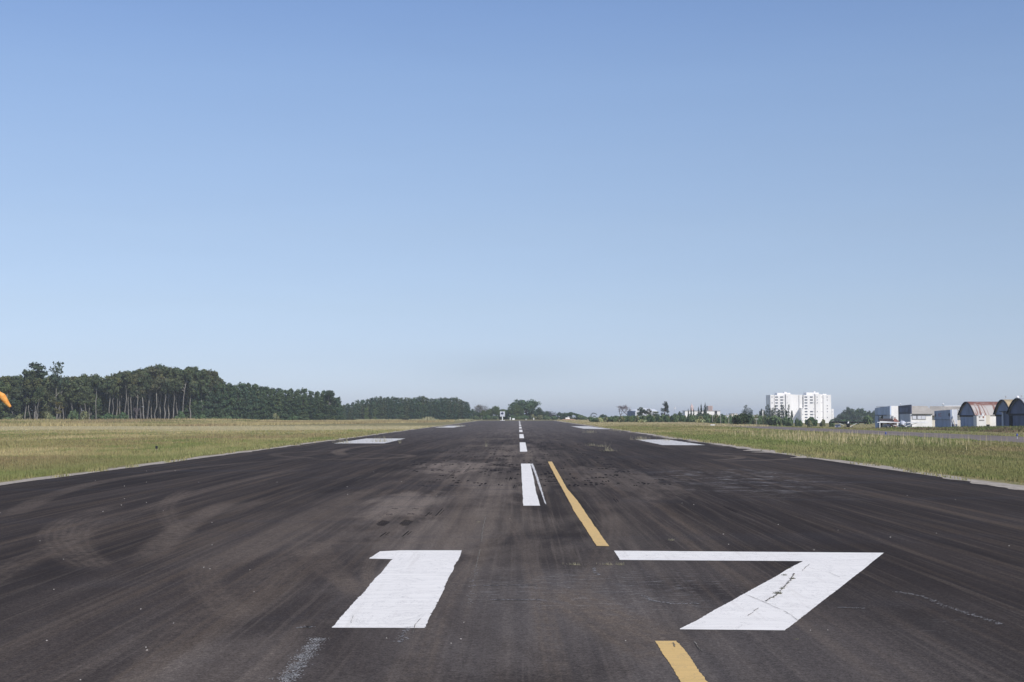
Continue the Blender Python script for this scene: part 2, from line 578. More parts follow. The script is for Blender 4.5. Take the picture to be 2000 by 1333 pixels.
# ---- painted markings (parts of the runway, sheets 4 mm and more above it)
def paint(name, c, wear, brush, spec=0.35):
    t = NT(name, 0.6, spec)
    a = t.nz(t.pos, 0.7, 9 if brush else 2, 1, 4, 0.6)
    b = t.nz(t.pos, 6, 5, 1, 5, 0.7, 0.2, 9)
    cr = t.nz(t.pos, 1.6, 1.2, 1, 6, 0.75, 1.2, 23)
    g3 = t.nz(t.pos, 45, 45, 1, 3, 0.7)
    k = t.mix(t.rg(a, 0.35, 0.7), tuple(x * 0.90 for x in c), c)
    k = t.mix(t.m_('MULTIPLY', t.rg(b, 0.52, 0.8), 0.30), k, tuple(x * 0.62 for x in c))
    crack = t.m_('SUBTRACT', 1.0, t.rg(t.m_('ABSOLUTE', t.m_('SUBTRACT', cr, 0.5)), 0.0, 0.012))
    k = t.mix(t.m_('MULTIPLY', crack, 0.35 + wear * 0.3), k, (0.16, 0.145, 0.135))
    k = t.mix(t.m_('MULTIPLY', t.rg(b, 0.66 - 0.2 * wear, 0.74 - 0.2 * wear), wear), k, (0.09, 0.08, 0.078))
    dg = t.vm('ADD', t.pos, (0, 0, 0))
    st_ = t.nz(t.vm('MULTIPLY', dg, (1, .35, 1)), 7, .5, 1, 4, .65, .3, 61)
    k = t.mix(t.m_('MULTIPLY', t.rg(st_, 0.54, 0.72), 0.34), k, tuple(x * q for x, q in zip(c, (.66, .63, .60))))
    pin = t.nz(t.pos, 22, 26, 1, 3, .7, 0, 83)
    k = t.mix(t.m_('MULTIPLY', t.rg(pin, .66, .72), t.rg(b, .40, .60, .0, .75)), k, (.13, .12, .115))
    k = t.mix(t.m_('MULTIPLY', t.rg(g3, 0.55, 0.75), 0.16), k, tuple(x * 0.55 for x in c))
    return t.color(k)


M['white'] = paint('white_paint', (0.855, 0.815, 0.755), 0.10, True)
M['white_old'] = paint('old_white_paint', (0.66, 0.635, 0.60), 0.62, False)
M['yellow'] = paint('yellow_paint', (0.68, 0.455, 0.165), 0.12, True)


def marking(name, pts, mat, z=.012, jit=0.008, label=None, seed=1, world_=False):
    """flat painted patch from photo pixels (or ground points), with slightly ragged hand-painted edges"""
    W = [p if world_ else gp(*p, z) for p in pts]
    rng = np.random.default_rng(seed)
    out = []
    for i, (x0, y0) in enumerate(W):
        x1, y1 = W[(i + 1) % len(W)]
        L = math.hypot(x1 - x0, y1 - y0)
        n = max(1, int(L / (0.05 if y0 < 30 else 0.35)))
        nxn, nyn = -(y1 - y0) / L, (x1 - x0) / L
        # long sides are ragged, cross edges were taped straight
        jj = jit * (1.0 if abs(x1 - x0) < abs(y1 - y0) else 0.3)
        for s in range(n):
            f = s / n
            e = jj * (rng.normal() * 0.35 + 2.2 * (vnoise(f * L * 1.4, i * 7.7, seed) - 0.5)) if 0 < s else 0
            out.append((x0 + (x1 - x0) * f + nxn * e, y0 + (y1 - y0) * f + nyn * e, z))
    o = MB().poly(out[::-1]).build(name, mat, runway)
    if o.data.polygons[0].normal.z < 0:
        o.data.flip_normals()
    if label:
        o['label'] = label
    return o


marking('runway_numeral', [(721.7, 1091.5), (741, 1077.3), (785, 1075.3), (903, 1075.3), (831, 1226.8), (648, 1226.3), (767, 1092.5)], M['white'], label='white painted numeral 1', seed=4, jit=.012)
marking('runway_numeral', [(1199, 1076), (1727, 1080), (1533.5, 1231.5), (1328, 1229.5), (1568, 1096.3), (1210.5, 1094)], M['white'], label='white painted numeral 7', seed=9)
marking('taxi_line', [(1070, 902), (1078, 902), (1108, 955), (1128, 978), (1160, 1026), (1189, 1067), (1165, 1066.5), (1137, 1022), (1122, 1000), (1111, 978), (1086, 933)], M['yellow'], z=.016, label='long yellow line beside the centreline', seed=6)
marking('taxi_line', [(1279.5, 1252), (1321, 1252), (1328, 1258), (1383.7, 1333), (1455, 1430), (1378, 1430), (1331, 1333)], M['yellow'], label='short yellow line below the numeral 7', seed=8)
marking('centreline_stripe', [(1017.5, 906), (1036, 906), (1043, 938), (1047, 962), (1055.5, 988), (1022, 988)], M['white'], label='nearest white centreline stripe', seed=12)
marking('centreline_stripe', [(1036.6, 906), (1041, 906), (1050, 930), (1057, 952), (1067, 986), (1064, 983), (1054, 955), (1046, 930)], M['white_old'], label='thin worn line of old paint beside the nearest stripe', seed=14)
for i, y0 in enumerate([82.5, 131.5, 180.5, 229.5, 278.5, 327.5, 376.5, 425.5, 474.5, 523.5]):
    o = marking('centreline_stripe', [(0.08, y0), (0.50, y0), (0.52, y0 + 28.5), (0.08, y0 + 28.5)], M['white'], seed=20 + i, world_=True)
marking('edge_marking', [(-13.9, 107), (-10.1, 107), (-10.3, 129.6), (-13.9, 129.6)], M['white_old'], seed=41, world_=True, jit=.05)
marking('edge_marking', [(-14.6, 247), (-11.3, 247), (-10.8, 292), (-14.4, 292)], M['white_old'], seed=42, world_=True, jit=.06)
marking('edge_marking', [(10.2, 101), (12.4, 100.5), (13.2, 101), (12.9, 124), (10.25, 124.5)], M['white_old'], seed=43, world_=True, jit=.07)
marking('edge_marking', [(10.3, 226), (14.1, 218), (13.6, 278), (10.2, 279)], M['white_old'], seed=44, world_=True, jit=.08)

# speckled remnant of an old painted line in the lower left, made of many flakes
rng = np.random.default_rng(77)
me = MB()
A, B = Vector((*gp(622, 1249), 0)), Vector((*gp(552, 1340), 0))
for i in range(2600):
    f = rng.random()
    band_ = 0.5 + 0.5 * math.sin(f * 30 + 1)
    if rng.random() > 0.25 + 0.75 * band_:
        continue
    p = A.lerp(B, f) + Vector((rng.normal() * 0.040, rng.normal() * 0.03, 0))
    w, l = rng.uniform(.002, .009), rng.uniform(.003, .009)
    me.poly([(p.x - w, p.y - l * .6, .0125), (p.x + w * .7, p.y - l, .0125), (p.x + w, p.y + l * .5, .0125), (p.x - w * .6, p.y + l, .0125)])
M['flake'] = plain('flaked_white_paint', (0.27, 0.265, 0.265), 0.85, 0.2, 0.3, 9)
M['flake_line'] = plain('chalky_white_paint', (0.40, 0.395, 0.39), 0.9, 0.1, 0.25, 9)
o = me.build('faded_line', M['flake_line'], runway)
o['label'] = 'flaked remnant of an old white line'
o['kind'] = 'stuff'
# pale rubble cracks
me = MB()
for pts, n, w in [([(932, 1104), (929, 1120), (925, 1135), (921, 1165), (919, 1185)], 110, .016), ([(1752, 1158), (1800, 1166), (1850, 1187), (1885, 1199), (1920, 1210), (1955, 1222)], 230, .016),
                  ([(1255, 1165), (1275, 1176), (1310, 1181), (1365, 1181)], 150, .014), ([(1640, 1189), (1690, 1190)], 50, .014), ([(945, 1146), (1000, 1145), (1045, 1145)], 160, .008), ([(960, 1174), (1010, 1174), (1055, 1174)], 200, .010),
                  ([(1160, 1111), (1163, 1121), (1170, 1125)], 90, .012), ([(584, 1229), (600, 1226.5), (608, 1227)], 80, .014), ([(780, 1258), (788, 1240), (800, 1226)], 90, .02)]:
    W = [Vector((*gp(*p), 0)) for p in pts]
    for i in range(n):
        j = rng.integers(0, len(W) - 1)
        p = W[j].lerp(W[j + 1], rng.random()) + Vector((rng.normal() * w * 1.3, rng.normal() * w * 1.3, 0))
        a_, s = rng.uniform(0, 6.3), rng.uniform(.003, .014)
        me.poly([(p.x + s * math.cos(a_ + q) * (1.6 if q % 2 < 1 else 1), p.y + s * math.sin(a_ + q), .0125) for q in (0, 1.6, 3.2, 4.7)])
o = me.build('crack_rubble', M['flake'], runway)
o['label'] = 'pale broken grit along cracks in the asphalt'
o['kind'] = 'stuff'

# black skid marks where aircraft touch down
# dark weedy crack through the numeral 7 and finer ones elsewhere
M['crack'] = plain('crack_dirt', (0.20, 0.185, 0.165), 0.95, 0.05, 0.4, 12)
me = MB()
for pts, w in [([(1552, 1121), (1545, 1134), (1537, 1142), (1528, 1152), (1518, 1163), (1508, 1170), (1497, 1177)], .018), ([(1482, 1189), (1472, 1198), (1460, 1206)], .008), ([(1580, 1105), (1567, 1117)], .010), ([(1447, 1160), (1490, 1178), (1537, 1199), (1560, 1216)], .006), ([(1575, 1110), (1620, 1121), (1640, 1130)], .005),
               ([(806, 1240), (812, 1222), (822, 1211)], .006), ([(684, 1222), (690, 1206)], .005), ([(1315, 1258), (1316.5, 1262), (1318, 1267)], .010), ([(938, 1076), (934, 1090), (930, 1110)], .010), ([(950, 1006), (944, 1030), (940, 1060)], .012), ([(1356, 1257), (1364, 1268), (1371, 1275)], .009)]:
    W = [Vector((*gp(*p), .0175)) for p in pts]
    prev = None
    for a_, b_ in zip(W[:-1], W[1:]):
        for s in range(9):
            c_ = a_.lerp(b_, s / 8) + Vector((rng.normal() * w * .5, rng.normal() * w * .5, 0))
            if prev is not None and rng.random() > .12:
                d_ = (c_ - prev).normalized()
                n_ = Vector((-d_.y, d_.x, 0)) * w * rng.uniform(.25, .75)
                me.poly([prev - n_, c_ - n_ * .8, c_ + n_, prev + n_ * .7])
            prev = c_
o = me.build('crack', M['crack'], runway)
o['label'] = 'thin dark cracks through the numerals and asphalt'
o['kind'] = 'stuff'
M['rubber'] = plain('rubber_black', (0.013, 0.0125, 0.015), 1.0, 0.02, 0.3, 3)
me = MB()


def skid(x, y, L, w, dx=0.0):
    me.poly([(x - w / 2, y, .0102), (x + w / 2, y + 0.1 * L, .0102), (x + w / 2 + dx, y + L, .0102), (x + dx, y + L * 1.06, .0102), (x - w / 2 + dx, y + L * 0.92, .0102)])


for u, v0, v1, n, sp in [(739, 1029.5, 1018.5, 6, .034), (785, 1029, 1017.5, 6, .034)]:
    x0, y0 = gp(u, v0)
    x1, y1 = gp(u, v1)
    for i in range(n):
        q = i - (n - 1) / 2
        skid(x0 + q * sp, y0 + 0.10 * abs(q) - (0.08 * q), (y1 - y0) - 0.14 * abs(q), .023, 0.02)
for u, v in [(759, 1007), (801, 1006.5), (770, 996), (810, 996)]:
    x0, y0 = gp(u, v)
    for i in range(5):
        skid(x0 + (i - 2) * .030, y0 + rng.random() * .1, rng.uniform(.15, .35), .018)
for i in range(520):
    y = 42 * (6.0 ** (rng.random() ** 1.15))
    x = rng.choice([-2.3, 0.9, 2.6]) + rng.normal() * 1.25 + 0.2
    n = rng.integers(1, 4)
    L, w = rng.uniform(.4, 1.3) * (y / 60) ** 0.9, rng.uniform(.035, .085) * (1 + y / 250)
    for q in range(n):
        skid(x + q * w * 1.7, y + rng.random() * L * .5, L * rng.uniform(.5, 1), w, rng.normal() * .03)
for u, v, L in [(850, 1010, 2.5), (870, 938, 6), (905, 925, 7), (742, 1050, .9), (785, 1050, 1.2), (1205, 983, 1.6), (1440, 1003, 2.2), (830, 1010, 1.2), (1003, 955, 2), (995, 940, 3)]:
    x0, y0 = gp(u, v)
    skid(x0, y0, L, .026, 0.02)
    skid(x0 + .06, y0 + .3, L * .7, .018, 0.02)
o = me.build('skid_mark', M['rubber'], runway)
o['label'] = 'short black skid marks scattered along the middle of the runway'
o['kind'] = 'stuff'

# ---- taxiway on the right
t = NT('grey_asphalt', 1.0, 0.03)
f = t.nz(t.pos, 0.6, 0.03, 1, 5, 0.6)
g2 = t.nz(t.pos, 6, 2, 1, 4, 0.7)
k = t.mix(t.rg(f, 0.3, 0.7), (0.150, 0.128, 0.118), (0.215, 0.186, 0.172))
M['taxiway'] = t.color(t.mix(t.m_('MULTIPLY', t.rg(g2, 0.45, 0.75), 0.35), k, (0.12, 0.11, 0.11)))
ys_ = np.arange(40, 470, 2.5)
xl = 38.0 + 0.5 * (fnoise(ys_ * .2, ys_ * 0, 61) - .5)
xr = 49.3 + 0.6 * (fnoise(ys_ * .2, ys_ * 0, 71) - .5)
n = len(ys_)
i = np.arange(n - 1)
V = np.r_[np.c_[xl, ys_, ground(xl, ys_) + .02], np.c_[xr, ys_, ground(xr, ys_) + .02]]
tag(place('taxiway', np_mesh('taxiway', V, 4, np.c_[i, i + n, i + n + 1, i + 1], M['taxiway'])), kind='structure')

# ================================================================== VEGETATION
def tint_mat(name, rough=0.85, spec=0.12, trans=0.0):
    t = NT(name, rough, spec)
    c = t.attr('tint')
    t.color(c)
    if trans:
        tr = t.n.new('ShaderNodeBsdfTranslucent')
        mx = t.n.new('ShaderNodeMixShader')
        mx.inputs[0].default_value = trans
        t.put(tr.inputs[0], c)
        t.l.new(t.b.outputs[0], mx.inputs[1])
        t.l.new(tr.outputs[0], mx.inputs[2])
        t.l.new(mx.outputs[0], t.n['Material Output'].inputs[0])
    return t.m


M['grass'] = tint_mat('grass_blades', 0.8, 0.15, 0.25)
M['leaf'] = tint_mat('leaves', 0.7, 0.2, 0.12)
M['bark_pale'] = plain('pale_bark', (0.235, 0.222, 0.20), 0.9, 0.1, 0.35, 1.2)
M['bark'] = plain('brown_bark', (0.11, 0.085, 0.065), 0.9, 0.1, 0.3, 1.2)

STRAW, OLIVE, GREEN, RUST, PALE = map(np.array, [(.445, .370, .190), (.288, .255, .115), (.185, .222, .075), (.285, .215, .120), (.56, .48, .30)])


def blades(name, X, Y, h, w, cols, rng, lean=0.35, label=None, cat='grass', kind='stuff', z0=None, link=True):
    n = len(X)
    Z = ground(X, Y) if z0 is None else np.full(n, z0)
    a = rng.random(n) * 2 * np.pi
    b = rng.random(n) * 2 * np.pi
    dx, dy = np.cos(a) * w / 2, np.sin(a) * w / 2
    lx, ly = np.cos(b) * h * lean * rng.random(n), np.sin(b) * h * lean * rng.random(n)
    V = np.empty((n, 3, 3))
    V[:, 0] = np.c_[X - dx, Y - dy, Z - .01]
    V[:, 1] = np.c_[X + dx, Y + dy, Z - .01]
    V[:, 2] = np.c_[X + lx, Y + ly, Z + h]
    C = np.repeat(cols, 3, 0)
    mesh = np_mesh(name, V.reshape(-1, 3), 3, np.arange(n * 3).reshape(-1, 3), M['grass'], C)
    if not link:
        return mesh
    return tag(place(name, mesh), label, cat, None, kind)


def lerp_c(a, b, f):
    return a[None, :] * (1 - f[:, None]) + b[None, :] * f[:, None]


def field_cols(X, Y, rng):
    n1 = fnoise(X * .10, Y * .028, 101)
    n2 = fnoise(X * .45, Y * .16, 131)
    c = lerp_c(OLIVE, STRAW, np.clip((n1 - .30) * 2.4, 0, 1))
    f = np.clip((n2 - .50) * 4, 0, .85)
    c = c * (1 - f[:, None]) + GREEN * f[:, None]
    f = np.clip((fnoise(X * .07 + 50, Y * .05, 171) - .58) * 5, 0, .7)
    c = c * (1 - f[:, None]) + RUST * f[:, None]
    return c * rng.uniform(.78, 1.22, len(X))[:, None] * rng.uniform(.93, 1.07, (len(X), 3))


rng = np.random.default_rng(5)
# left field
n = 230000
Y = (42 ** -.7 + rng.random(n) * (300 ** -.7 - 42 ** -.7)) ** (-1 / .7)
X = -16.15 - 0.7 * fnoise(Y * .3, Y * 0, 201) - rng.random(n) ** 1.0 * (0.385 * Y + 4 - 15.5).clip(3)
keep = rng.random(n) < 0.30 + 1.1 * fnoise(X * .7, Y * .35, 211)
X, Y = X[keep], Y[keep]
c = field_cols(X, Y, rng)
edge = np.clip(1.1 - (-16.4 - X) / 6, 0, 1) * np.clip(1.5 - Y / 170, 0, 1) * .6
c = c * (1 - edge[:, None]) + GREEN * 1.1 * edge[:, None] * rng.uniform(.7, 1.3, len(X))[:, None]
zone = smooth((Y + 60 * (fnoise(X * .05, Y * .02, 221) - .5) - 185) / 40)
c = c * (1 - .75 * zone[:, None]) + PALE * .75 * zone[:, None] * rng.uniform(.75, 1.2, len(X))[:, None]
h = rng.uniform(.05, .19, len(X)) * (0.55 + fnoise(X * .5, Y * .2, 231)) * (1 - .55 * zone)
blades('grass', X, Y, h, np.maximum(.018, Y * .0006), c, rng, label='mown olive and straw coloured grass left of the runway')

# right verge, between runway and taxiway
n = 250000
Y = (42 ** -.7 + rng.random(n) * (330 ** -.7 - 42 ** -.7)) ** (-1 / .7)
W_ = np.minimum(37.6 - 15.3, (0.385 * Y + 4 - 14.5)).clip(3)
X = 15.0 + 1.0 * fnoise(Y * .3, Y * 0, 301) + rng.random(n) * W_
keep = rng.random(n) < 0.35 + 1.1 * fnoise(X * .7, Y * .35, 311)
X, Y = X[keep], Y[keep]
c = field_cols(X, Y, rng)
g_f = (np.clip((fnoise(X * .16 + 20, Y * .05, 321) - .42) * 3.2, 0, .85) + .12) * .56
g_f = np.clip(g_f + .4 * np.exp(-((Y - 125) / 45) ** 2) * (fnoise(X * .12, Y * .04, 335) > .42), 0, .9)
c = c * (1 - g_f[:, None]) + GREEN * 1.05 * g_f[:, None] * rng.uniform(.65, 1.35, len(X))[:, None]
r_f = np.exp(-((X - 24 - (Y - 80) * .12) / 3.0) ** 2) * np.exp(-((Y - 85) / 24) ** 2) * .4
c = c * (1 - r_f[:, None]) + RUST * .8 * r_f[:, None]
h = rng.uniform(.05, .22, len(X)) * (0.35 + 1.1 * fnoise(X * .4, Y * .2, 331))
blades('grass', X, Y, h, np.maximum(.018, Y * .0006), c, rng, label='green and straw grass between the runway and the grey taxiway')

# grass beyond the taxiway, up to hangars and planes
n = 70000
Y = rng.uniform(120, 430, n)
X = 49.8 + rng.random(n) ** 1.3 * 62
X, Y = X[X < .385 * Y + 3], Y[X < .385 * Y + 3]
c = field_cols(X, Y, rng)
g_f = np.clip((fnoise(X * .1 + 20, Y * .05, 341) - .35) * 3, 0, .8)
c = c * (1 - g_f[:, None]) + GREEN * g_f[:, None]
blades('grass', X, Y, rng.uniform(.03, .16, len(X)), np.maximum(.02, Y * .0007), c, rng, label='rough grass between the taxiway and the hangars')

# tufts creeping over the gravel shoulders
n = 16000
Y = (42 ** -.7 + rng.random(n) * (260 ** -.7 - 42 ** -.7)) ** (-1 / .7)
sd = rng.random(n) < .5
X = np.where(sd, -15.55 - rng.random(n) * .9, 14.35 + rng.random(n) * 1.2)
keep = fnoise(X * 1.6, Y * .45, 351) > np.where(sd, .64, .57)
X, Y, sd = X[keep], Y[keep], sd[keep]
c = lerp_c(STRAW, GREEN, rng.random(len(X)) * .9) * rng.uniform(.65, 1.2, len(X))[:, None]
blades('grass', X, Y, rng.uniform(.05, .2, len(X)), np.maximum(.018, Y * .0006), c, rng, .6, label='ragged grass tufts creeping over the gravel edges of the runway')

# tall dry stalks on the right verge
n = 1500
cy = rng.choice([96, 104, 112, 118, 124, 132, 141, 150, 160, 172, 186], n, p=[.07, .10, .12, .13, .13, .12, .10, .08, .06, .05, .04])
cx = np.array([22.0 + (i * 7.3) % 12 for i in range(48)])[rng.integers(0, 48, n)]
X = cx + rng.normal(0, .55, n) + (cy - 130) * .03
Y = cy + rng.normal(0, 5.0, n)
ok = (X > 18.5) & (X < 37.2)
X, Y = X[ok], Y[ok]
h = np.minimum(rng.uniform(.35, 1.1, len(X)) * (.45 + .75 * vnoise(X * .5, Y * .12, 401)), (2.1 - 25 / F_PX * Y).clip(.2) * rng.uniform(.6, 1.02, len(X)))
c = lerp_c(STRAW * 1.15, PALE * 1.05, rng.random(len(X))) * rng.uniform(.75, 1.2, len(X))[:, None]
blades('tall_dry_grass', X, Y, h, np.maximum(.02, Y * .00034), c, rng, .18, 'tall pale dry grass stalks standing in the verge before the taxiway')

# far right straw belt before the scrub
n = 60000
Y = rng.uniform(270, 620, n)
X = 15.5 + rng.random(n) * (.17 * Y - 14).clip(4)
c = lerp_c(STRAW, PALE, fnoise(X * .12, Y * .03, 411)) * rng.uniform(.7, 1.15, n)[:, None]
f = np.clip((fnoise(X * .08, Y * .02, 421) - .5) * 4, 0, .6)
c = c * (1 - f[:, None]) + OLIVE * f[:, None]
h = rng.uniform(.06, .26, n) * (.3 + 1.2 * fnoise(X * .15, Y * .04, 431)) + .35 * rng.random(n) * smooth((Y - 430) / 60) * smooth((X - 20) / 15)
blades('tall_dry_grass', X, Y, h, Y * .0008, c, rng, .3, 'straw coloured rough grass running to the scrub on the right')
# belt between the taxiway far end, the scrub and the towers
n = 50000
Y = rng.uniform(350, 560, n)
X = rng.uniform(.17, .27, n) * Y
c = lerp_c(STRAW * 1.05, np.array((.30, .30, .15)), fnoise(X * .1, Y * .05, 441)) * rng.uniform(.7, 1.2, n)[:, None]
f = np.clip((fnoise(X * .06, Y * .03, 451) - .62) * 6, 0, .7)
c = c * (1 - f[:, None]) + RUST * f[:, None]
blades('tall_dry_grass', X, Y, rng.uniform(.1, .45, n), Y * .0008, c, rng, .3, 'mixed dry grass belt below the white apartment towers')

# tall grass in front of the left wood
n = 110000
Y = 272 + rng.random(n) ** 1.2 * 300
X = -rng.uniform(.045, .40, n) * Y
front = 272 + 26 * fnoise(X * .06, X * 0, 461) + np.clip((X + 60) * 4.5, 0, 260)
ok = Y > front
X, Y = X[ok], Y[ok]
zone = fnoise(X * .05, Y * .02, 471)
c = lerp_c(STRAW, RUST * 1.15, np.clip((zone - .45) * 4, 0, .8))
f = np.clip((fnoise(X * .07, Y * .04, 481) - .5) * 4, 0, .85) * smooth((-60 - X) / 30)
c = (c * (1 - f[:, None]) + np.array((.165, .185, .06)) * f[:, None]) * rng.uniform(.75, 1.2, len(X))[:, None]
h = (rng.uniform(.25, .6, len(X)) + rng.random(len(X)) * .9 * smooth((-70 - X) / 40)) * (.35 + fnoise(X * .15, Y * .05, 491))
blades('tall_dry_grass', X, Y, h, Y * .0008, c, rng, .3, 'tall straw and green grass along the foot of the left wood')
# plumes of pale grass before the far wood
n = 4500
uc = np.array([(704, 7), (716, 10), (728, 9), (744, 8), (760, 7), (777, 5), (812, 9), (826, 12), (838, 14), (846, 9), (900, 6), (915, 5)])
j = rng.integers(0, len(uc), n)
Y = rng.uniform(560, 640, n)
X = (uc[j, 0] + rng.normal(0, 5, n) - 1013) / F_PX * Y
h = rng.uniform(.25, 1.0, n) ** 1.6 * np.where(uc[j, 1] == 14, 1.9, .75)
c = lerp_c(np.array((.42, .37, .22)), np.array((.33, .33, .19)), rng.random(n)) * rng.uniform(.75, 1.15, n)[:, None]
blades('tall_dry_grass', X, Y, h, Y * .0009, c, rng, .3, 'pale grass plumes before the far pine wood')

# weeds on the bank below the arched hangars
n = 16000
X = rng.uniform(58, 82, n)
Y = rng.uniform(170, 236, n)
f = fnoise(X * .2, Y * .12, 501)
c = lerp_c(np.array((.20, .15, .10)), GREEN * .85, np.clip((f - .38) * 4, 0, 1)) * rng.uniform(.6, 1.25, n)[:, None]
blades('weeds', X, Y, rng.uniform(.1, .42, n) * (.4 + f), np.full(n, .16), c, rng, .5, 'green and brown weeds on the bank below the arched hangars', 'weeds')


# ---- small tufts growing through the runway
def tuft_mesh(name, seed, n, rad, hgt, elong=1.0, green=0.3):
    r = np.random.default_rng(seed)
    X = r.normal(0, rad * elong, n)
    Y = r.normal(0, rad * .5, n)
    h = r.uniform(.25, 1, n) * hgt
    c = lerp_c(np.array((.46, .42, .29)) if green < 1 else np.array((.13, .125, .075)), np.array((.26, .27, .13)) if green < 1 else np.array((.10, .105, .06)), (r.random(n) < green) * r.uniform(.5, 1, n)) * r.uniform(.7, 1.2, n)[:, None]
    return blades(name, X, Y, h, r.uniform(.006, .014, n) * max(1, rad * 4), c, r, 1.1, z0=.008, link=False)


TUFTS = [tuft_mesh('grass_tuft', 1, 60, .055, .075, 2.0, .25), tuft_mesh('grass_tuft', 2, 50, .045, .10, 1.3, .35), tuft_mesh('grass_tuft', 3, 90, .16, .30, 1.4, .15),
         tuft_mesh('grass_tuft', 4, 26, .05, .62, 1.0, .1), tuft_mesh('grass_tuft', 6, 90, .022, .040, 1.2, 1.0)]
tufts = [(1123, 1105, 0, 1, 'wide low dry grass tuft left of the numeral 7 bar'), (1187, 1104.5, 0, .9, 'dry grass tuft just below the left tip of the numeral 7'),
         (1212, 1105, 1, .8, 'small upright tuft under the left end of the numeral 7 bar'), (1312, 1057, 1, .7, 'small pale tuft above the bar of the numeral 7'),
         (935, 1021, 1, .45, 'tiny pale tuft between the skid marks and the nearest stripe'), (1157, 871, 2, .8, 'dry tuft right of the second centreline stripe'),
         (1174, 873, 2, .7, 'small dry tuft between two others right of the centreline'), (1186, 881, 3, 1.1, 'thin tall dry stalk standing on the right half of the runway'),
         (1191, 882, 2, .9, 'low dry tuft beside the thin tall stalk'), (1254, 860, 2, 1.7, 'brown tuft at the left end of the right edge marking'),
         (1304, 861, 2, 1.0, 'small brown tuft on the right edge marking'), (1154, 845.5, 2, 1.6, 'straw tuft far off on the right half of the runway'),
         (1203, 842, 2, 1.5, 'straw tuft at the corner of the far right edge marking'), (1211, 845, 3, .7, 'small stalk near the far right edge marking'),
         (950, 873, 3, .75, 'thin dry stalk left of the second centreline stripe'), (745, 863.5, 2, 1.9, 'brown tuft growing across the left edge marking'),
         (673, 866, 2, 1.4, 'dry tuft at the left corner of the left edge marking'), (781, 866.5, 3, .8, 'lone pale stalk right of the left edge marking'),
         (863, 835, 2, 2.2, 'tuft on the far left edge marking'), (897, 834, 2, 2.6, 'larger tuft at the right end of the far left edge marking'),
         (1542, 1112, 4, .9, 'small dark weed at the top of the numeral 7 stroke'), (1532, 1126, 4, 1.1, 'dark weed at the left edge of the numeral 7 stroke'),
         (1548, 1133, 4, 1.2, 'dark weed in the upper crack of the numeral 7'), (1540, 1141, 4, .7, 'tiny weed in the crack of the numeral 7 below the upper weed'),
         (1528, 1152, 4, 1.1, 'dark weed halfway down the crack of the numeral 7'), (1519, 1162, 4, 1.5, 'largest weed in the crack of the numeral 7'),
         (1508, 1170, 4, .8, 'small weed at the lower end of the numeral 7 crack'), (1556, 1251, 1, .3, 'tiny pale tuft below the foot of the numeral 7'),
         (928, 1120, 0, .25, 'tiny dry tuft in the crack right of the numeral 1'), (922, 1138, 0, .2, 'smallest dry tuft in the crack right of the numeral 1')]
for i, (u, v, k_, s, lab) in enumerate(tufts):
    x, y = gp(u, v)
    tag(place('grass_tuft', TUFTS[k_], None, (x, y, 0.004), (i * 1.7 % .8) - .4, s * (.62 if k_ in (0, 1) else .6 if k_ == 4 else 1)), lab, 'grass tuft', 'tufts growing through the runway')

# ---- pale pebbles lying on the asphalt
M['stone'] = plain('pale_stone', (0.44, 0.41, 0.375), 0.9, 0.2, 0.2, 30)
r_ = random.Random(3)
PEB = []
for i in range(4):
    mb = MB().ball((0, 0, .35), (1, .8, .6), 7, 5)
    mb.v = [(x * r_.uniform(.75, 1.2), y * r_.uniform(.75, 1.2), max(0, z * r_.uniform(.8, 1.15))) for x, y, z in mb.v]
    PEB.append(mb.mesh('pebble', M['stone']))
PEBS = [(186, 940), (286, 921), (301, 922), (342, 920.5), (243, 950.5), (286, 943), (243, 975.5), (286, 983), (237, 988), (319, 999), (201, 1000.5), (388, 943), (78, 1058), (124, 1094), (414, 1066), (398, 1110), (410, 1113), (488, 1115), (414, 1022),
        (1, 1003), (105, 1153.5), (496, 1158), (275, 1192), (339, 1219.5), (91, 1254), (285, 1267), (287, 1273), (157, 1331), (678, 952), (679, 967), (730, 923), (853, 970), (541, 943), (784, 942), (996, 1014.5), (906, 1218), (900, 1251), (881, 1259), (755, 1249),
        (1590, 1076), (1617, 1233), (1514, 926), (1520, 1026), (1637, 1037), (1650, 956), (1829, 1043), (1971, 1068), (1772, 969), (1866, 977), (1583, 1233.5), (1739, 1051), (1413, 1045), (1423, 1065), (1222, 1254), (1355, 987), (1332, 984)]
for i, (u, v) in enumerate(PEBS):
    x, y = gp(u, v)
    s = r_.uniform(.0055, .0095) * (1 + y / 60)
    tag(place('pebble', PEB[i % 4], None, (x, y, .008), r_.uniform(0, 6), s), 'small pale pebble lying loose on the dark asphalt', 'pebble', 'pebbles scattered on the runway')


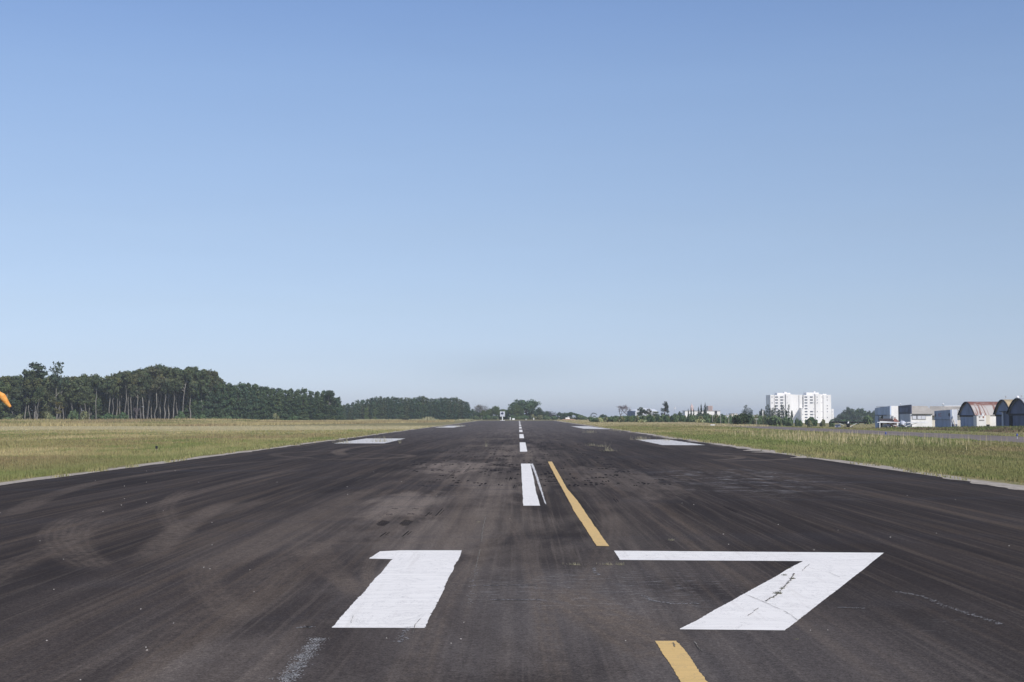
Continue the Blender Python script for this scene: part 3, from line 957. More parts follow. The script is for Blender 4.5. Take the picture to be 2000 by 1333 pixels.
# ---- trees
def leaf_cloud(rng, clumps, n, size, base, var=0.30, flat=0.0, hollow=0.55, droop=0.0):
    """leaf sprays spread through ellipsoid clumps; returns verts, tint"""
    cl = np.array(clumps, float)
    wgt = (cl[:, 3] * cl[:, 4] + cl[:, 4] * cl[:, 5] + cl[:, 3] * cl[:, 5])
    j = rng.choice(len(cl), n, p=wgt / wgt.sum())
    d = rng.normal(size=(n, 3))
    d /= np.linalg.norm(d, axis=1)[:, None]
    rad = hollow + (1 - hollow) * rng.random(n) ** .6
    rad *= 1 + .16 * rng.normal(size=n).clip(-1.5, 1.8)
    P = cl[j, :3] + d * cl[j, 3:6] * rad[:, None]
    nr = d + rng.normal(size=(n, 3)) * .55
    nr[:, 2] += flat
    nr /= np.linalg.norm(nr, axis=1)[:, None]
    t = np.cross(nr, rng.normal(size=(n, 3)))
    t[:, 2] -= droop * rng.random(n)
    t /= np.linalg.norm(t, axis=1)[:, None]
    b = np.cross(nr, t)
    s = size * rng.uniform(.5, 1.25, n)
    a = rng.uniform(.45, .85, n)
    q = []
    for (e, f) in ((-1, -.35), (-.1, -1), (1, .2), (.15, 1)):
        q.append(P + t * (s * e)[:, None] + b * (s * a * f)[:, None] + rng.normal(size=(n, 3)) * (s * .16)[:, None])
    V = np.stack(q, 1).reshape(-1, 3)
    cv = rng.uniform(1 - var, 1 + var, n)[:, None] * rng.uniform(.92, 1.08, (n, 3))
    hue = rng.normal(0, 1, len(cl))[j][:, None]          # clumps differ a little in age and hue
    C = np.array(base)[None, :] * np.array([1.16, 1.30, 1.08]) * cv * (1 + hue * np.array([.10, .05, -.02]))
    return V, np.repeat(C.clip(.004, 1), 4, 0)


def crown_mesh(name, rng, clumps, n, size, base, **kw):
    V, C = leaf_cloud(rng, clumps, n, size, base, **kw)
    V[:, 2] = V[:, 2] * np.where(V[:, 2] > 0, 10.0 / np.percentile(V[:, 2], 99.7), 1)
    return np_mesh(name, V, 4, np.arange(len(V)).reshape(-1, 4), M['leaf'], C)


def bend(p0, p1, rng, amt, k=4):
    p0, p1 = Vector(p0), Vector(p1)
    L = (p1 - p0).length
    return [p0.lerp(p1, i / k) + (Vector(rng.normal(size=3)) * amt * L if 0 < i < k else Vector()) for i in range(k + 1)]


# each builder gives [(part, mesh)] for a tree about 10 m tall (scaled when placed)
def eucalyptus(seed, base=(.052, .063, .036), low=5.2, sparse=1.0):
    rng = np.random.default_rng(seed)
    tr, cl = MB(), []
    top = Vector((rng.normal() * .35, rng.normal() * .35, 9.2))
    pts = bend((0, 0, -.3), top, rng, .012, 6)
    tr.tube(pts, [.125, .115, .10, .09, .07, .05, .03], 7)
    for i in range(rng.integers(6, 9)):
        f = rng.uniform(low / 9.6, .93)
        p = pts[0].lerp(top, f)
        a = rng.uniform(0, 6.28)
        L = rng.uniform(.8, 1.7) * (1.15 - .5 * f)
        e = p + Vector((math.cos(a) * L, math.sin(a) * L, L * rng.uniform(.6, 1.3)))
        tr.tube(bend(p, e, rng, .05, 3), [.055, .045, .035, .02], 5)
        r = rng.uniform(.55, .95)
        cl.append((e.x, e.y, min(e.z, 9.3), r, r, r * rng.uniform(.6, .9)))
    cl.append((top.x, top.y, 9.25, .8, .8, .7))
    for i in range(3):
        z = rng.uniform(low + .6, 8.6)
        cl.append((rng.normal() * .45, rng.normal() * .45, z, .75, .75, .8))
    return [('trunk', tr.mesh('trunk', M['bark_pale'])), ('crown', crown_mesh('crown', rng, cl, int(1700 * sparse), .25, base, droop=.8, hollow=.3))]


def bushy(seed, base=(.050, .066, .032), wide=1.0, n=2600, pale=True, lean=0.0):
    """round-headed woodland tree leafy nearly to the ground"""
    rng = np.random.default_rng(seed)
    tr, cl = MB(), []
    top = Vector((lean + rng.normal() * .3, rng.normal() * .3, 8.2))
    tr.tube(bend((0, 0, -.3), top, rng, .03, 5), [.19, .16, .13, .10, .07, .03], 7)
    for i in range(13):
        z = rng.uniform(2.4, 9.0)
        w = wide * 2.3 * math.sin(math.pi * min(1, max(.1, (z - .6) / 9.6))) ** .7
        a = rng.uniform(0, 6.28)
        d = w * rng.uniform(.35, .8)
        e = Vector((math.cos(a) * d + lean * z / 9, math.sin(a) * d, z))
        if i % 2 == 0:
            p = Vector((0, 0, max(1.2, z - 1.6)))
            tr.tube(bend(p, e, rng, .06, 3), [.07, .055, .04, .02], 5)
        r = rng.uniform(.75, 1.25) * (wide * .5 + .5)
        cl.append((e.x, e.y, z, r, r, r * .75))
    cl.append((top.x, top.y, 8.9, .9 * wide, .9 * wide, .95))
    for i in range(6):
        a, d = rng.uniform(0, 6.28), rng.uniform(.5, 1.5) * wide
        cl.append((math.cos(a) * d, math.sin(a) * d, rng.uniform(.5, 2.2), 1.0, 1.0, .9))
    return [('trunk', tr.mesh('trunk', M['bark_pale' if pale else 'bark'])), ('crown', crown_mesh('crown', rng, cl, n, .27, base))]


def pine(seed, base=(.046, .066, .037), n=3600, wide=1.0):
    """dense pine: layered tiers down to the ground under a blunt rounded top"""
    rng = np.random.default_rng(seed)
    tr, cl = MB(), []
    tr.tube(bend((0, 0, -.3), (rng.normal() * .1, rng.normal() * .1, 9.3), rng, .008, 5), [.2, .17, .14, .1, .07, .03], 7)
    tiers = 8
    for i in range(tiers):
        f = i / (tiers - 1)
        z = .7 + f * 8.2
        w = wide * (2.15 - 1.15 * f ** 2.0)
        k = max(3, int(7 - 4 * f))
        o = rng.uniform(0, 6.28)
        for q in range(k):
            a = o + q * 6.28 / k + rng.normal() * .2
            d = w * rng.uniform(.45, .75)
            r = w * rng.uniform(.38, .55)
            cl.append((math.cos(a) * d, math.sin(a) * d, z + rng.normal() * .25, r, r, max(.6, r * .6)))
            if q % 2 == 0 and i < 6:
                tr.tube([(0, 0, z - .2), (math.cos(a) * d, math.sin(a) * d, z + .1)], [.05, .02], 5)
    cl.append((0, 0, 9.1, .75, .75, .6))
    return [('trunk', tr.mesh('trunk', M['bark'])), ('crown', crown_mesh('crown', rng, cl, n, .27, base, flat=.35, hollow=.45))]


def round_tree(seed, base=(.050, .070, .032), n=4500, h=.62):
    """broad dome: clumps over a wide short tree, scaled to 10 m tall and about 20 m wide"""
    rng = np.random.default_rng(seed)
    tr, cl = MB(), []
    tr.tube(bend((0, 0, -.3), (0, 0, 4.5), rng, .03, 4), [.5, .42, .34, .28, .2], 8)
    for i in range(26):
        a, f = rng.uniform(0, 6.28), rng.random() ** .5
        d = 6.6 * f
        z = 1.8 + (7.0 * math.sqrt(max(0, 1 - (d / 7.6) ** 2))) * rng.uniform(.45, 1)
        r = rng.uniform(1.4, 2.2)
        cl.append((math.cos(a) * d, math.sin(a) * d, z, r, r, r * .75))
        if i % 3 == 0:
            tr.tube(bend((0, 0, 3.2), (math.cos(a) * d, math.sin(a) * d, z), rng, .05, 3), [.2, .14, .09, .04], 5)
    for i in range(14):
        a, d = rng.uniform(0, 6.28), rng.uniform(3.4, 5.8)
        cl.append((math.cos(a) * d, math.sin(a) * d, rng.uniform(.8, 3.0), 1.7, 1.7, 1.4))
    return [('trunk', tr.mesh('trunk', M['bark'])), ('crown', crown_mesh('crown', rng, cl, n, .42, base))]


def bare_tree(seed, spread=1.0, mat='bark_twig', twig_n=420):
    rng = np.random.default_rng(seed)
    tr, tw = MB(), MB()
    tips = []

    def grow(p, d, L, r, depth):
        e = p + d * L
        tr.tube(bend(p, e, rng, .05, 2), [r, r * .85, r * .68], 5, cap=False)
        if depth == 0:
            tips.append((e, d))
            return
        for _ in range(3 if depth > 1 else 2):
            nd = (d + Vector(rng.normal(size=3)) * .42 * spread + Vector((0, 0, .18))).normalized()
            grow(e, nd, L * rng.uniform(.55, .8), r * .62, depth - 1)
    grow(Vector((0, 0, -.3)), Vector((0, 0, 1)), 3.0, .17, 4)
    for e, d in tips:
        for _ in range(max(1, twig_n // len(tips))):
            nd = (d + Vector(rng.normal(size=3)) * .6).normalized()
            tw.tube([e - d * .3 * rng.random(), e + nd * rng.uniform(.4, .9)], [.022, .008], 3, cap=False)
    zt = max(v[2] for v in tw.v)
    for mb in (tr, tw):
        mb.v = [(x * 10 / zt, y * 10 / zt, z * 10 / zt) for x, y, z in mb.v]
    return [('trunk', tr.mesh('trunk', M[mat])), ('crown', tw.mesh('crown', M[mat]))]


def spire(seed, base=(.022, .036, .028), wide=1.0, n=1700):
    """narrow pointed conifer"""
    rng = np.random.default_rng(seed)
    tr, cl = MB(), []
    tr.tube([(0, 0, -.3), (0, 0, 9.7)], [.16, .03], 6)
    for i in range(17):
        f = i / 16
        z = .7 + 8.9 * f
        w = wide * (1.35 * (1 - f) ** .75 + .10)
        for q in range(3):
            a = rng.uniform(0, 6.28)
            cl.append((math.cos(a) * w * .4, math.sin(a) * w * .4, z, w * .62, w * .62, .42))
    return [('trunk', tr.mesh('trunk', M['bark'])), ('crown', crown_mesh('crown', rng, cl, n, .22, base, flat=.3))]


def lobed(seed, base=(.030, .048, .026), n=1300, lobes=7, wide=2.6):
    """upright tree of several flame-shaped lobes over clear stems"""
    rng = np.random.default_rng(seed)
    tr, cl = MB(), []
    for i in range(lobes):
        x = (i / (lobes - 1) - .5) * 2 * wide + rng.normal() * .15
        y = rng.normal() * .7
        top = (9.5 - 2.2 * (abs(x) / wide) ** 2) * rng.uniform(.86, 1.03)
        bot = 2.0 + rng.uniform(0, 1.0) + abs(x) * .25
        tr.tube(bend((x * .25, y * .3, -.3), (x, y, top * .8), rng, .02, 4), [.15, .12, .09, .07, .03], 6)
        for q in range(5):
            f = q / 4
            r = (1.35 - .40 * f) * (1 if q else .85)
            cl.append((x + rng.normal() * .15, y + rng.normal() * .2, bot + .5 + f * (top - bot - .8), r, r, .85))
    return [('trunk', tr.mesh('trunk', M['bark'])), ('crown', crown_mesh('crown', rng, cl, n, .25, base))]


def shrub_mesh(seed, base, n=950, h=.6, size=.11):
    """low rounded bush 1 m in half width"""
    rng = np.random.default_rng(seed)
    cl = []
    for i in range(9):
        a, d = rng.uniform(0, 6.28), rng.random() * .62
        z = h * (.35 + .6 * rng.random() * (1 - d * .6))
        r = rng.uniform(.26, .42)
        cl.append((math.cos(a) * d, math.sin(a) * d, z, r, r, r * h * 1.2))
    V, C = leaf_cloud(rng, cl, n, size, base)
    V[:, 2] = np.maximum(V[:, 2], 0.0) * .95 / np.percentile(V[:, 2], 99.5)
    return np_mesh('foliage', V, 4, np.arange(len(V)).reshape(-1, 4), M['leaf'], C)


M['bark_twig'] = plain('grey_twigs', (0.20, 0.165, 0.175), 0.9, 0.1, 0.3, 1.2)
EUC = [eucalyptus(i, (.060 + .006 * (i % 3), .068 + .005 * (i % 2), .040)) for i in range(11, 17)]
EUC_OLIVE = [eucalyptus(i, (.078, .080, .043) if i % 2 else (.064, .072, .040), 4.2, 1.0) for i in range(21, 25)]
BUSHY = [bushy(i, [(.060, .070, .040), (.046, .062, .036), (.075, .078, .046), (.052, .060, .038), (.066, .078, .036)][i % 5]) for i in range(31, 36)]
PINE = [pine(i, [(.046, .066, .037), (.038, .056, .034), (.056, .074, .040), (.044, .064, .042), (.052, .068, .034)][i % 5]) for i in range(41, 46)]
PINE_BLUE = [pine(i, [(.044, .066, .045), (.052, .074, .046), (.038, .058, .042), (.060, .072, .044)][i % 4], 2600, 1.25) for i in range(51, 55)]


def tree(name, parts, u, Y, v_top, label, cat='tree', group=None, rot=0.0, squash=1.0, v_base=None):
    """put a tree at distance Y in the direction of column u, as tall as its top in the photo"""
    X = ux(u, Y)
    z0 = gz(X, Y)
    top = vz(v_top, Y)
    if v_base is not None:
        z0 = min(z0, vz(v_base, Y))
    s = max(.5, (top - z0)) / 10.0
    o = thing(name, label, cat, (X, Y, z0), rot, group, (s * squash, s * squash, s))
    for pn, me_ in parts:
        place(pn, me_, o)
    return o


def profile(pts, u):
    return float(np.interp(u, [p[0] for p in pts], [p[1] for p in pts]))


r_ = random.Random(12)
LEFT = [(-60, 737), (0, 735), (20, 734), (40, 731), (60, 731), (90, 733), (150, 731), (215, 732), (235, 726), (262, 724), (285, 717), (312, 711), (330, 716), (350, 718), (380, 716), (405, 722), (425, 738), (440, 748)]
MIDW = [(400, 728), (430, 742), (445, 749), (470, 751), (493, 750), (505, 753), (520, 757), (545, 761), (565, 762), (590, 761), (610, 766), (625, 763), (648, 765), (660, 775), (668, 789), (672, 800)]
FARW = [(668, 790), (682, 789), (695, 782), (720, 777), (750, 775), (765, 774), (790, 777), (825, 775), (845, 779), (870, 777), (890, 777), (903, 781), (914, 786), (921, 800)]
WL = 'trees of the tall left wood'


def wood_y(u):
    return float(np.interp(u, [-60, 0, 230, 430, 670], [430, 440, 485, 520, 565]))


# back rows first: leafy trees that close the wood, then the eucalyptus with bare trunks in front
for row, (dy, step, top) in enumerate([(34, 13, 0.0), (22, 14, 0.0), (10, 13, 3.0)]):
    u = -58
    while u < 428:
        Y_ = wood_y(u) + dy + r_.uniform(-4, 4)
        kind = BUSHY if row < 2 else (EUC_OLIVE if u < 220 else EUC)
        if row < 2:
            tree('woodland_tree', kind[r_.randrange(len(kind))], u, Y_, profile(LEFT, u) + r_.uniform(4, 14) + 6 * row, 'dark leafy tree standing deep inside the tall left wood', 'tree', WL, r_.uniform(0, 6), .9)
        else:
            tree('eucalyptus_tree', kind[r_.randrange(len(kind))], u, Y_, profile(LEFT, u) + r_.uniform(0, 5), 'eucalyptus in the second row of the tall left wood', 'tree', WL, r_.uniform(0, 6), 1.05)
        u += step * r_.uniform(.75, 1.25)
u = 214
while u < 405:
    Y_ = wood_y(u) + r_.uniform(-5, 5)
    tree('eucalyptus_tree', EUC[r_.randrange(len(EUC))], u, Y_, profile(LEFT, u) + r_.uniform(-1, 7), 'tall eucalyptus with a bare pale trunk at the front edge of the left wood', 'tree', WL, r_.uniform(0, 6), .95)
    u += r_.uniform(5.0, 10)
u = -40
while u < 214:
    Y_ = wood_y(u) + r_.uniform(-5, 5)
    kk = r_.random()
    if kk < .45:
        tree('eucalyptus_tree', EUC_OLIVE[r_.randrange(4)], u, Y_, profile(LEFT, u) + r_.uniform(4, 26), 'olive eucalyptus among the mixed trees at the left end of the wood', 'tree', WL, r_.uniform(0, 6), 1.1)
    else:
        tree('woodland_tree', BUSHY[r_.randrange(5)], u, Y_, profile(LEFT, u) + r_.uniform(8, 40), 'bushy olive tree at the front of the mixed left end of the wood', 'tree', WL, r_.uniform(0, 6), 1.0)
    u += r_.uniform(11, 18)
# trees one can single out
tree('eucalyptus_tree', eucalyptus(71, (.042, .054, .038), 4.2, .55), 68, 452, 708, 'tallest loose-crowned eucalyptus rising above the left end of the wood', 'tree', WL, 1.0, 1.35)
tree('eucalyptus_tree', eucalyptus(72, (.042, .054, .040), 4.6, .26), 109, 455, 706, 'thin sparse eucalyptus with a see-through crown beside the tallest one', 'tree', WL, 2.0, .75)
tree('eucalyptus_tree', eucalyptus(73, (.050, .062, .038), 4.4, .8), 48, 450, 722, 'eucalyptus left of the tallest one, its top just above the canopy', 'tree', WL, 3.0, 1.0)
tree('eucalyptus_tree', eucalyptus(74, (.048, .058, .036), 7.0, .7), 187, 440, 736, 'eucalyptus with a long straight white trunk left of the trunk row', 'tree', WL, 1.0, .9)
tree('eucalyptus_tree', eucalyptus(75, (.055, .065, .036), 6.6, .7), 73, 432, 756, 'forked pale-trunked eucalyptus in front of the left end of the wood', 'tree', WL, 4.0, .9)
tree('eucalyptus_tree', eucalyptus(76, (.12, .095, .040), 4.0, .5), 114, 434, 785, 'small rust-tinged tree in front of the mixed left end of the wood', 'tree', WL, 4.0, 1.6)
tree('bare_tree', bare_tree(5, 1.1), 264, 470, 795, 'leafless grey tree before the row of pale trunks', 'tree', WL, 0, 1.1)

# pines
u = 366
WP = 'pines of the middle wood'
for dy, step, lo, hi in ((24, 12, -2, 3), (10, 13, 1, 8), (-2, 16, 4, 20)):
    u = 384 if dy > 0 else 372
    while u < 662:
        Y_ = wood_y(u) + dy
        p = MIDW if u > 404 else [(366, 772), (384, 740), (404, 726)]
        vt = min(806, profile(p, u) + r_.uniform(lo, hi) + (14 if dy < 0 and u < 410 else 0))
        tree('pine_tree', PINE[r_.randrange(5)], u, Y_, vt, 'dense dark pine of the middle wood beside the tall eucalyptus', 'pine', WP, r_.uniform(0, 6), r_.uniform(.9, 1.15) if vt < 775 else 1.35)
        u += step * r_.uniform(.8, 1.2)
tree('broadleaf_tree', bushy(81, (.040, .055, .034), 1.25, 2800, True), 641, 556, 763, 'rounded leafy tree closing the right end of the middle wood', 'tree', WP, 0, 1.0)
tree('pine_tree', PINE[2], 655, 560, 779, 'smaller pine at the right end of the middle wood', 'pine', WP, 0, 1.25)
tree('shrub', [('foliage', shrub_mesh(91, (.30, .105, .028), 160, .9, .16))], 523, 540, 794, 'rust-red bush against the dark pines', 'shrub', None, 0, 1.2, v_base=None).scale = (1.0, 1.0, 5.6)
WF = 'pines of the far wood'
for dy, step, lo, hi in ((40, 8.5, -1, 3), (16, 9, 1, 7), (0, 11, 6, 16)):
    u = 672
    while u < 914:
        tree('pine_tree', PINE_BLUE[r_.randrange(4)], u, 690 + dy, min(806, profile(FARW, u) + r_.uniform(lo, hi)), 'blue-green pine of the far wood left of the runway end', 'pine', WF, r_.uniform(0, 6), r_.uniform(.95, 1.2))
        u += step * r_.uniform(.8, 1.2)
tree('pine_tree', PINE_BLUE[1], 912, 688, 786, 'last pine at the right end of the far wood', 'pine', WF, 0, 1.0)
tree('broadleaf_tree', bushy(82, (.085, .110, .040), 1.0, 1500), 716, 684, 796, 'pale green young tree at the front of the far wood', 'tree', WF, 0, .9)
tree('broadleaf_tree', bushy(83, (.090, .105, .045), 1.0, 1500), 732, 684, 799, 'second pale green young tree right of the first in the far wood', 'tree', WF, 2, .9)

# undergrowth along the wood's foot
SH = [shrub_mesh(i, b) for i, b in enumerate([(.066, .096, .050), (.105, .126, .060), (.145, .138, .088), (.080, .104, .056)], 101)]


def shrub(u, Y, half_px, v_top, k_, label, group=None, name='shrub', rot=0.0):
    X = ux(u, Y)
    z0 = gz(X, Y) - .1
    w = half_px * Y / F_PX
    h = max(.3, vz(v_top, Y) - z0)
    o = thing(name, label, 'shrub', (X, Y, z0), rot, group, (w, w, h / .95))
    place('foliage', SH[k_] if isinstance(k_, int) else k_, o)
    return o


for u, hw, vt, k_, lab in [(16, 18, 815, 1, 'yellow-green bush at the far left before the wood'), (38, 14, 810, 2, 'grey-olive bush beside the yellow-green bush on the far left'), (92, 14, 806, 2, 'pale grey bush under the forked eucalyptus'), (100, 16, 812, 3, 'low dark bush right of the forked eucalyptus'), (142, 14, 802, 3, 'dark bush in the shadowed gap of the left wood'), (165, 15, 803, 2, 'reddish-grey bush left of the long white trunk'), (212, 20, 808, 0, 'low dark green bush before the first trunks of the row'), (240, 13, 806, 0, 'dark bush beside the leafless grey tree'),
                          (352, 13, 803, 0, 'dark green bush at the right end of the trunk row'), (350, 16, 814, 1, 'pale grassy bush below the right end of the trunk row'), (393, 18, 809, 0, 'broad low bush under the edge pines'), (418, 10, 815, 1, 'light green bush right of the broad low bush'), (445, 16, 812, 3, 'low bush under the first middle pines'), (575, 14, 812, 0, 'bush sprouting below the middle pines'), (537, 12, 808, 2, 'brownish bush right of the rust-red bush')]:
    shrub(u, wood_y(u) - 12, hw, vt, k_, lab, 'bushes along the foot of the left woods', rot=u)

# ---- middle: end of the runway
DOME = [round_tree(i, b) for i, b in ((111, (.046, .070, .036)), (112, (.062, .078, .030)), (113, (.040, .058, .036)))]


def dome(parts, u, half, v_top, Y, label, name='broadleaf_tree', group='trees beyond the runway end', rot=0.0, v_base=823):
    o = tree(name, parts, u, Y, v_top, label, 'tree', group, rot, 1.0)
    w = half * Y / F_PX / 6.9
    o.scale = (w, w, o.scale[2] * 1.02)
    return o


M['leaf_bare'] = M['leaf']
dome(DOME[0], 1028, 36, 782, 760, 'largest round green tree beyond the end of the runway', rot=1)
dome(DOME[1], 1008, 15, 792, 742, 'yellow-green tree in front of the large round tree', rot=2)
dome(DOME[1], 969, 19, 795, 735, 'broad olive tree left of the white sign', rot=3)
dome(DOME[2], 990, 12, 800, 745, 'darker tree just right of the white sign', rot=4)
dome(DOME[2], 1048, 16, 797, 738, 'bluish tree on the right shoulder of the large round tree', rot=5)
dome(DOME[1], 954, 9, 801, 733, 'small round tree between the purple-grey tree and the olive tree', rot=2)
dome(DOME[2], 932, 10, 805, 725, 'low dark green tree below the purple-grey tree', rot=3)
dome(DOME[0], 984, 13, 801, 748, 'green tree right behind the white sign', rot=2)
dome(DOME[2], 1060, 12, 803, 736, 'low bluish tree between the large round tree and the dull purple-grey one', rot=2)
dome(DOME[2], 922, 9, 800, 730, 'dark tree right of the far pine wood', rot=6)
dome([('trunk', DOME[0][0][1]), ('crown', crown_mesh('crown', np.random.default_rng(7), [(math.cos(q) * 4.2, math.sin(q) * 4.2, 4.0 + 2.5 * (q % 2), 2.6, 2.6, 2.6) for q in range(8)] + [(0, 0, 7.6, 3, 3, 2.0)], 1500, .36, (.110, .092, .100)))], 938, 17, 791, 780, 'hazy purple-grey tree right of the far pine wood', rot=1)
dome([('trunk', DOME[0][0][1]), ('crown', crown_mesh('crown', np.random.default_rng(8), [(math.cos(q) * 4.2, math.sin(q) * 4.2, 3.0 + 2.2 * (q % 2), 2.8, 2.8, 2.6) for q in range(8)] + [(0, 0, 7.0, 3, 3, 2.6)], 2600, .40, (.075, .060, .070)))], 1073, 17, 804, 745, 'dull purple-grey tree right of the large round tree', rot=1)
dome(DOME[2], 1096, 11, 806, 735, 'dark green tree right of the purple-grey tree', rot=2)
dome(DOME[0], 1117, 15, 806, 720, 'low green tree behind the white hut', rot=3)
dome(DOME[1], 944, 8, 803, 705, 'small tree with yellow leaves left of the olive tree', rot=5)
for u, hw, vt, k_ in [(930, 12, 812, 3), (952, 12, 811, 0), (965, 10, 813, 3), (1000, 10, 812, 0), (1013, 9, 813, 1), (1026, 10, 812, 0), (1040, 10, 810, 2), (1055, 12, 811, 2), (1068, 12, 812, 3), (1083, 10, 813, 0), (1133, 10, 811, 1), (1143, 9, 813.5, 3), (1152, 8, 814, 3)]:
    shrub(u, 690 + (u % 7) * 4, hw, vt, k_, 'low hazy bush in the scrub beyond the runway end', 'bushes beyond the runway end', rot=u)

# ---- right side: scrub, single trees
r_ = random.Random(33)
PALE_SH = shrub_mesh(131, (.30, .28, .16), 900)
for i, u in enumerate(np.arange(1158, 1425, 6.2)):
    Y_ = 440 + r_.uniform(-22, 22)
    vt = float(np.interp(u, [1158, 1200, 1240, 1300, 1340, 1380, 1425], [815.5, 815, 812.5, 811.5, 812, 811, 811])) + r_.uniform(-1.5, 2.5)
    shrub(u, Y_, r_.uniform(7, 12), vt, [0, 3, 1, 0, 2][i % 5], 'mid green bush in the long scrub belt on the right', 'bushes of the scrub belt', rot=u)
for i, u in enumerate(np.arange(1428, 1506, 6.0)):
    shrub(u, 470 + r_.uniform(-12, 12), r_.uniform(8, 12), float(np.interp(u, [1428, 1470, 1506], [811.5, 813, 812.5])) + r_.uniform(-1, 2), [3, 1, 2][i % 3], 'olive bush of the scrub belt behind the dark round bush', 'bushes of the scrub belt', rot=u)
for u, hw, vt, Y_, k_, lab in [(1514, 26, 813, 460, 1, 'wide olive bush below the poplar-like trees'), (1535, 16, 815, 455, 3, 'olive bush right of the wide one below the poplar-like trees'), (1558, 9, 818, 450, 3, 'dark bush before the shaded gap between the towers'), (1563, 6, 821, 440, 0, 'small dark bush at the foot of the gap between the towers'),
                               (1584, 15, 815.5, 450, 0, 'dark domed bush before the right apartment tower'), (1581, 9, 821, 430, 2, 'greyish bush under the dark domed bush'), (1608, 10, 820, 440, 2, 'pale bush before the right edge of the towers'), (1623, 8, 821, 430, 3, 'dark bush behind the tip of the black wing'),
                               (1392, 6, 825, 380, 0, 'small square dark bush in the dry belt'), (1368, 13, 819, 400, PALE_SH, 'pale grassy mound of bush below the conifers'), (1170, 10, 816.5, 430, PALE_SH, 'pale straw bush on the right of the runway end'), (1255, 12, 820, 410, PALE_SH, 'pale dry bush before the blue building'), (1497, 2.2, 831, 330, 0, 'tiny dark bush beside the taxiway')]:
    shrub(u, Y_, hw, vt, k_, lab, rot=u)
DKB = [shrub_mesh(121, (.038, .050, .030), 2600, .75, .09), shrub_mesh(122, (.062, .055, .040), 1600, .75, .09)]
shrub(1451, 322, 26, 809, DKB[0], 'large dark round bush beyond the taxiway', rot=.4)
shrub(1441, 326, 17, 812, DKB[1], 'brownish left shoulder of the large dark bush')
TR = 'single trees on the right'
tree('bare_tree', bare_tree(21, .9), 1212, 640, 790, 'leafless tree left of the blue building', 'tree', TR, 0, 1.7)
tree('bare_tree', bare_tree(22, .8), 1225, 645, 792, 'leafless tree touching the left end of the blue building', 'tree', TR, 1, 1.3)
tree('flat_top_tree', [('trunk', EUC[0][0][1]), ('crown', crown_mesh('crown', np.random.default_rng(31), [(-2.6, 0, 7.6, 1.5, 1.5, .9), (0, 0, 9.0, 2.0, 1.8, .7), (2.6, 0, 8.4, 1.6, 1.6, .8), (4, 0, 7, 1, 1, .7), (-3.2, 0, 5.4, 1.2, 1.2, .9), (1.5, 0, 4.6, 2.2, 2, .9)], 420, .35, (.034, .044, .040)))], 1159, 720, 806.5, 'small flat-topped dark tree on the skyline', 'tree', TR, 0, 1.1)
dome(DOME[2], 1178, 8, 810, 730, 'low dark tree on the skyline right of the flat-topped tree', group=TR)
dome(DOME[0], 1202, 9, 812.5, 640, 'low tree under the leafless trees', group=TR)
tree('broadleaf_tree', bushy(131, (.040, .052, .030), 1.35, 2600, False), 1252, 560, 796, 'dark leafy tree in front of the blue building', 'tree', TR, 0, 1.25)
tree('broadleaf_tree', bushy(132, (.062, .058, .042), 1.35, 2400, False), 1266, 555, 799, 'brownish leafy tree right of the blue building', 'tree', TR, 0, 1.25)
tree('broadleaf_tree', bushy(133, (.045, .058, .032), 1.35, 2400, False), 1279, 550, 804, 'low leafy tree left of the tall slender tree', 'tree', TR, 0, 1.6)
tree('slender_tree', bushy(134, (.034, .042, .036), .72, 1500, False), 1299, 560, 785, 'tall slender dark tree standing alone on the skyline', 'tree', TR, 0, 1.05)
dome(DOME[2], 1328, 6, 805, 600, 'small round tree left of the white building', group=TR)
dome(DOME[0], 1318, 9, 809, 580, 'low tree under the mast', group=TR)
for u, vt, w_, lab in [(1344.5, 799.5, .9, 'leftmost pointed conifer before the white building'), (1350, 798, .85, 'second pointed conifer before the white building'), (1355, 799.5, .9, 'third pointed conifer before the white building'), (1364.5, 796, 1.0, 'shorter conifer left of the two tallest'), (1369.5, 790.5, .9, 'second tallest pointed conifer'),
                       (1377.5, 788, 1.15, 'tallest pointed conifer before the white building'), (1375, 797, .8, 'brownish conifer between the two tallest')]:
    tree('pointed_conifer', spire(int(u), (.045, .032, .024) if 'brownish' in lab else (.020, .032, .030), w_), u, 690, vt, lab, 'conifer', 'pointed conifers before the white building', 0, 1.0)
for u, hw, vt in [(1366, 9, 808), (1383, 7, 809), (1378, 8, 806)]:
    dome(DOME[2], u, hw, vt, 670, 'dark low tree at the feet of the conifers', group=TR)
for u, hw, vt in [(1389, 6, 811.5), (1409, 7, 809.5)]:
    dome(DOME[0], u, hw, vt, 640, 'low rounded tree before the end of the white building', group=TR)
LOB = 'dark poplar-like trees'
for u, vt, hw, n_, lab in [(1459, 792, 10.5, 6, 'broad dark lobed tree above the round bush'), (1486, 799, 3.0, 2, 'small dark tree left of the apartment towers'), (1499, 790.5, 8, 4, 'leftmost dark lobed tree before the left tower'), (1514, 792, 7.5, 4, 'second dark lobed tree before the left tower'), (1529, 790, 8, 4, 'third dark lobed tree before the left tower'), (1541, 791, 6.5, 3, 'rightmost dark lobed tree before the left tower')]:
    Y_ = 600
    p = lobed(int(u), (.026, .042, .032), 1700, n_, 2.6 if n_ > 2 else 1.0)
    o = tree('lobed_tree', p, u, Y_, vt, lab, 'tree', LOB)
    w_ = hw * Y_ / F_PX / (3.4 if n_ > 2 else 1.8)
    o.scale = (w_, w_, o.scale[2])
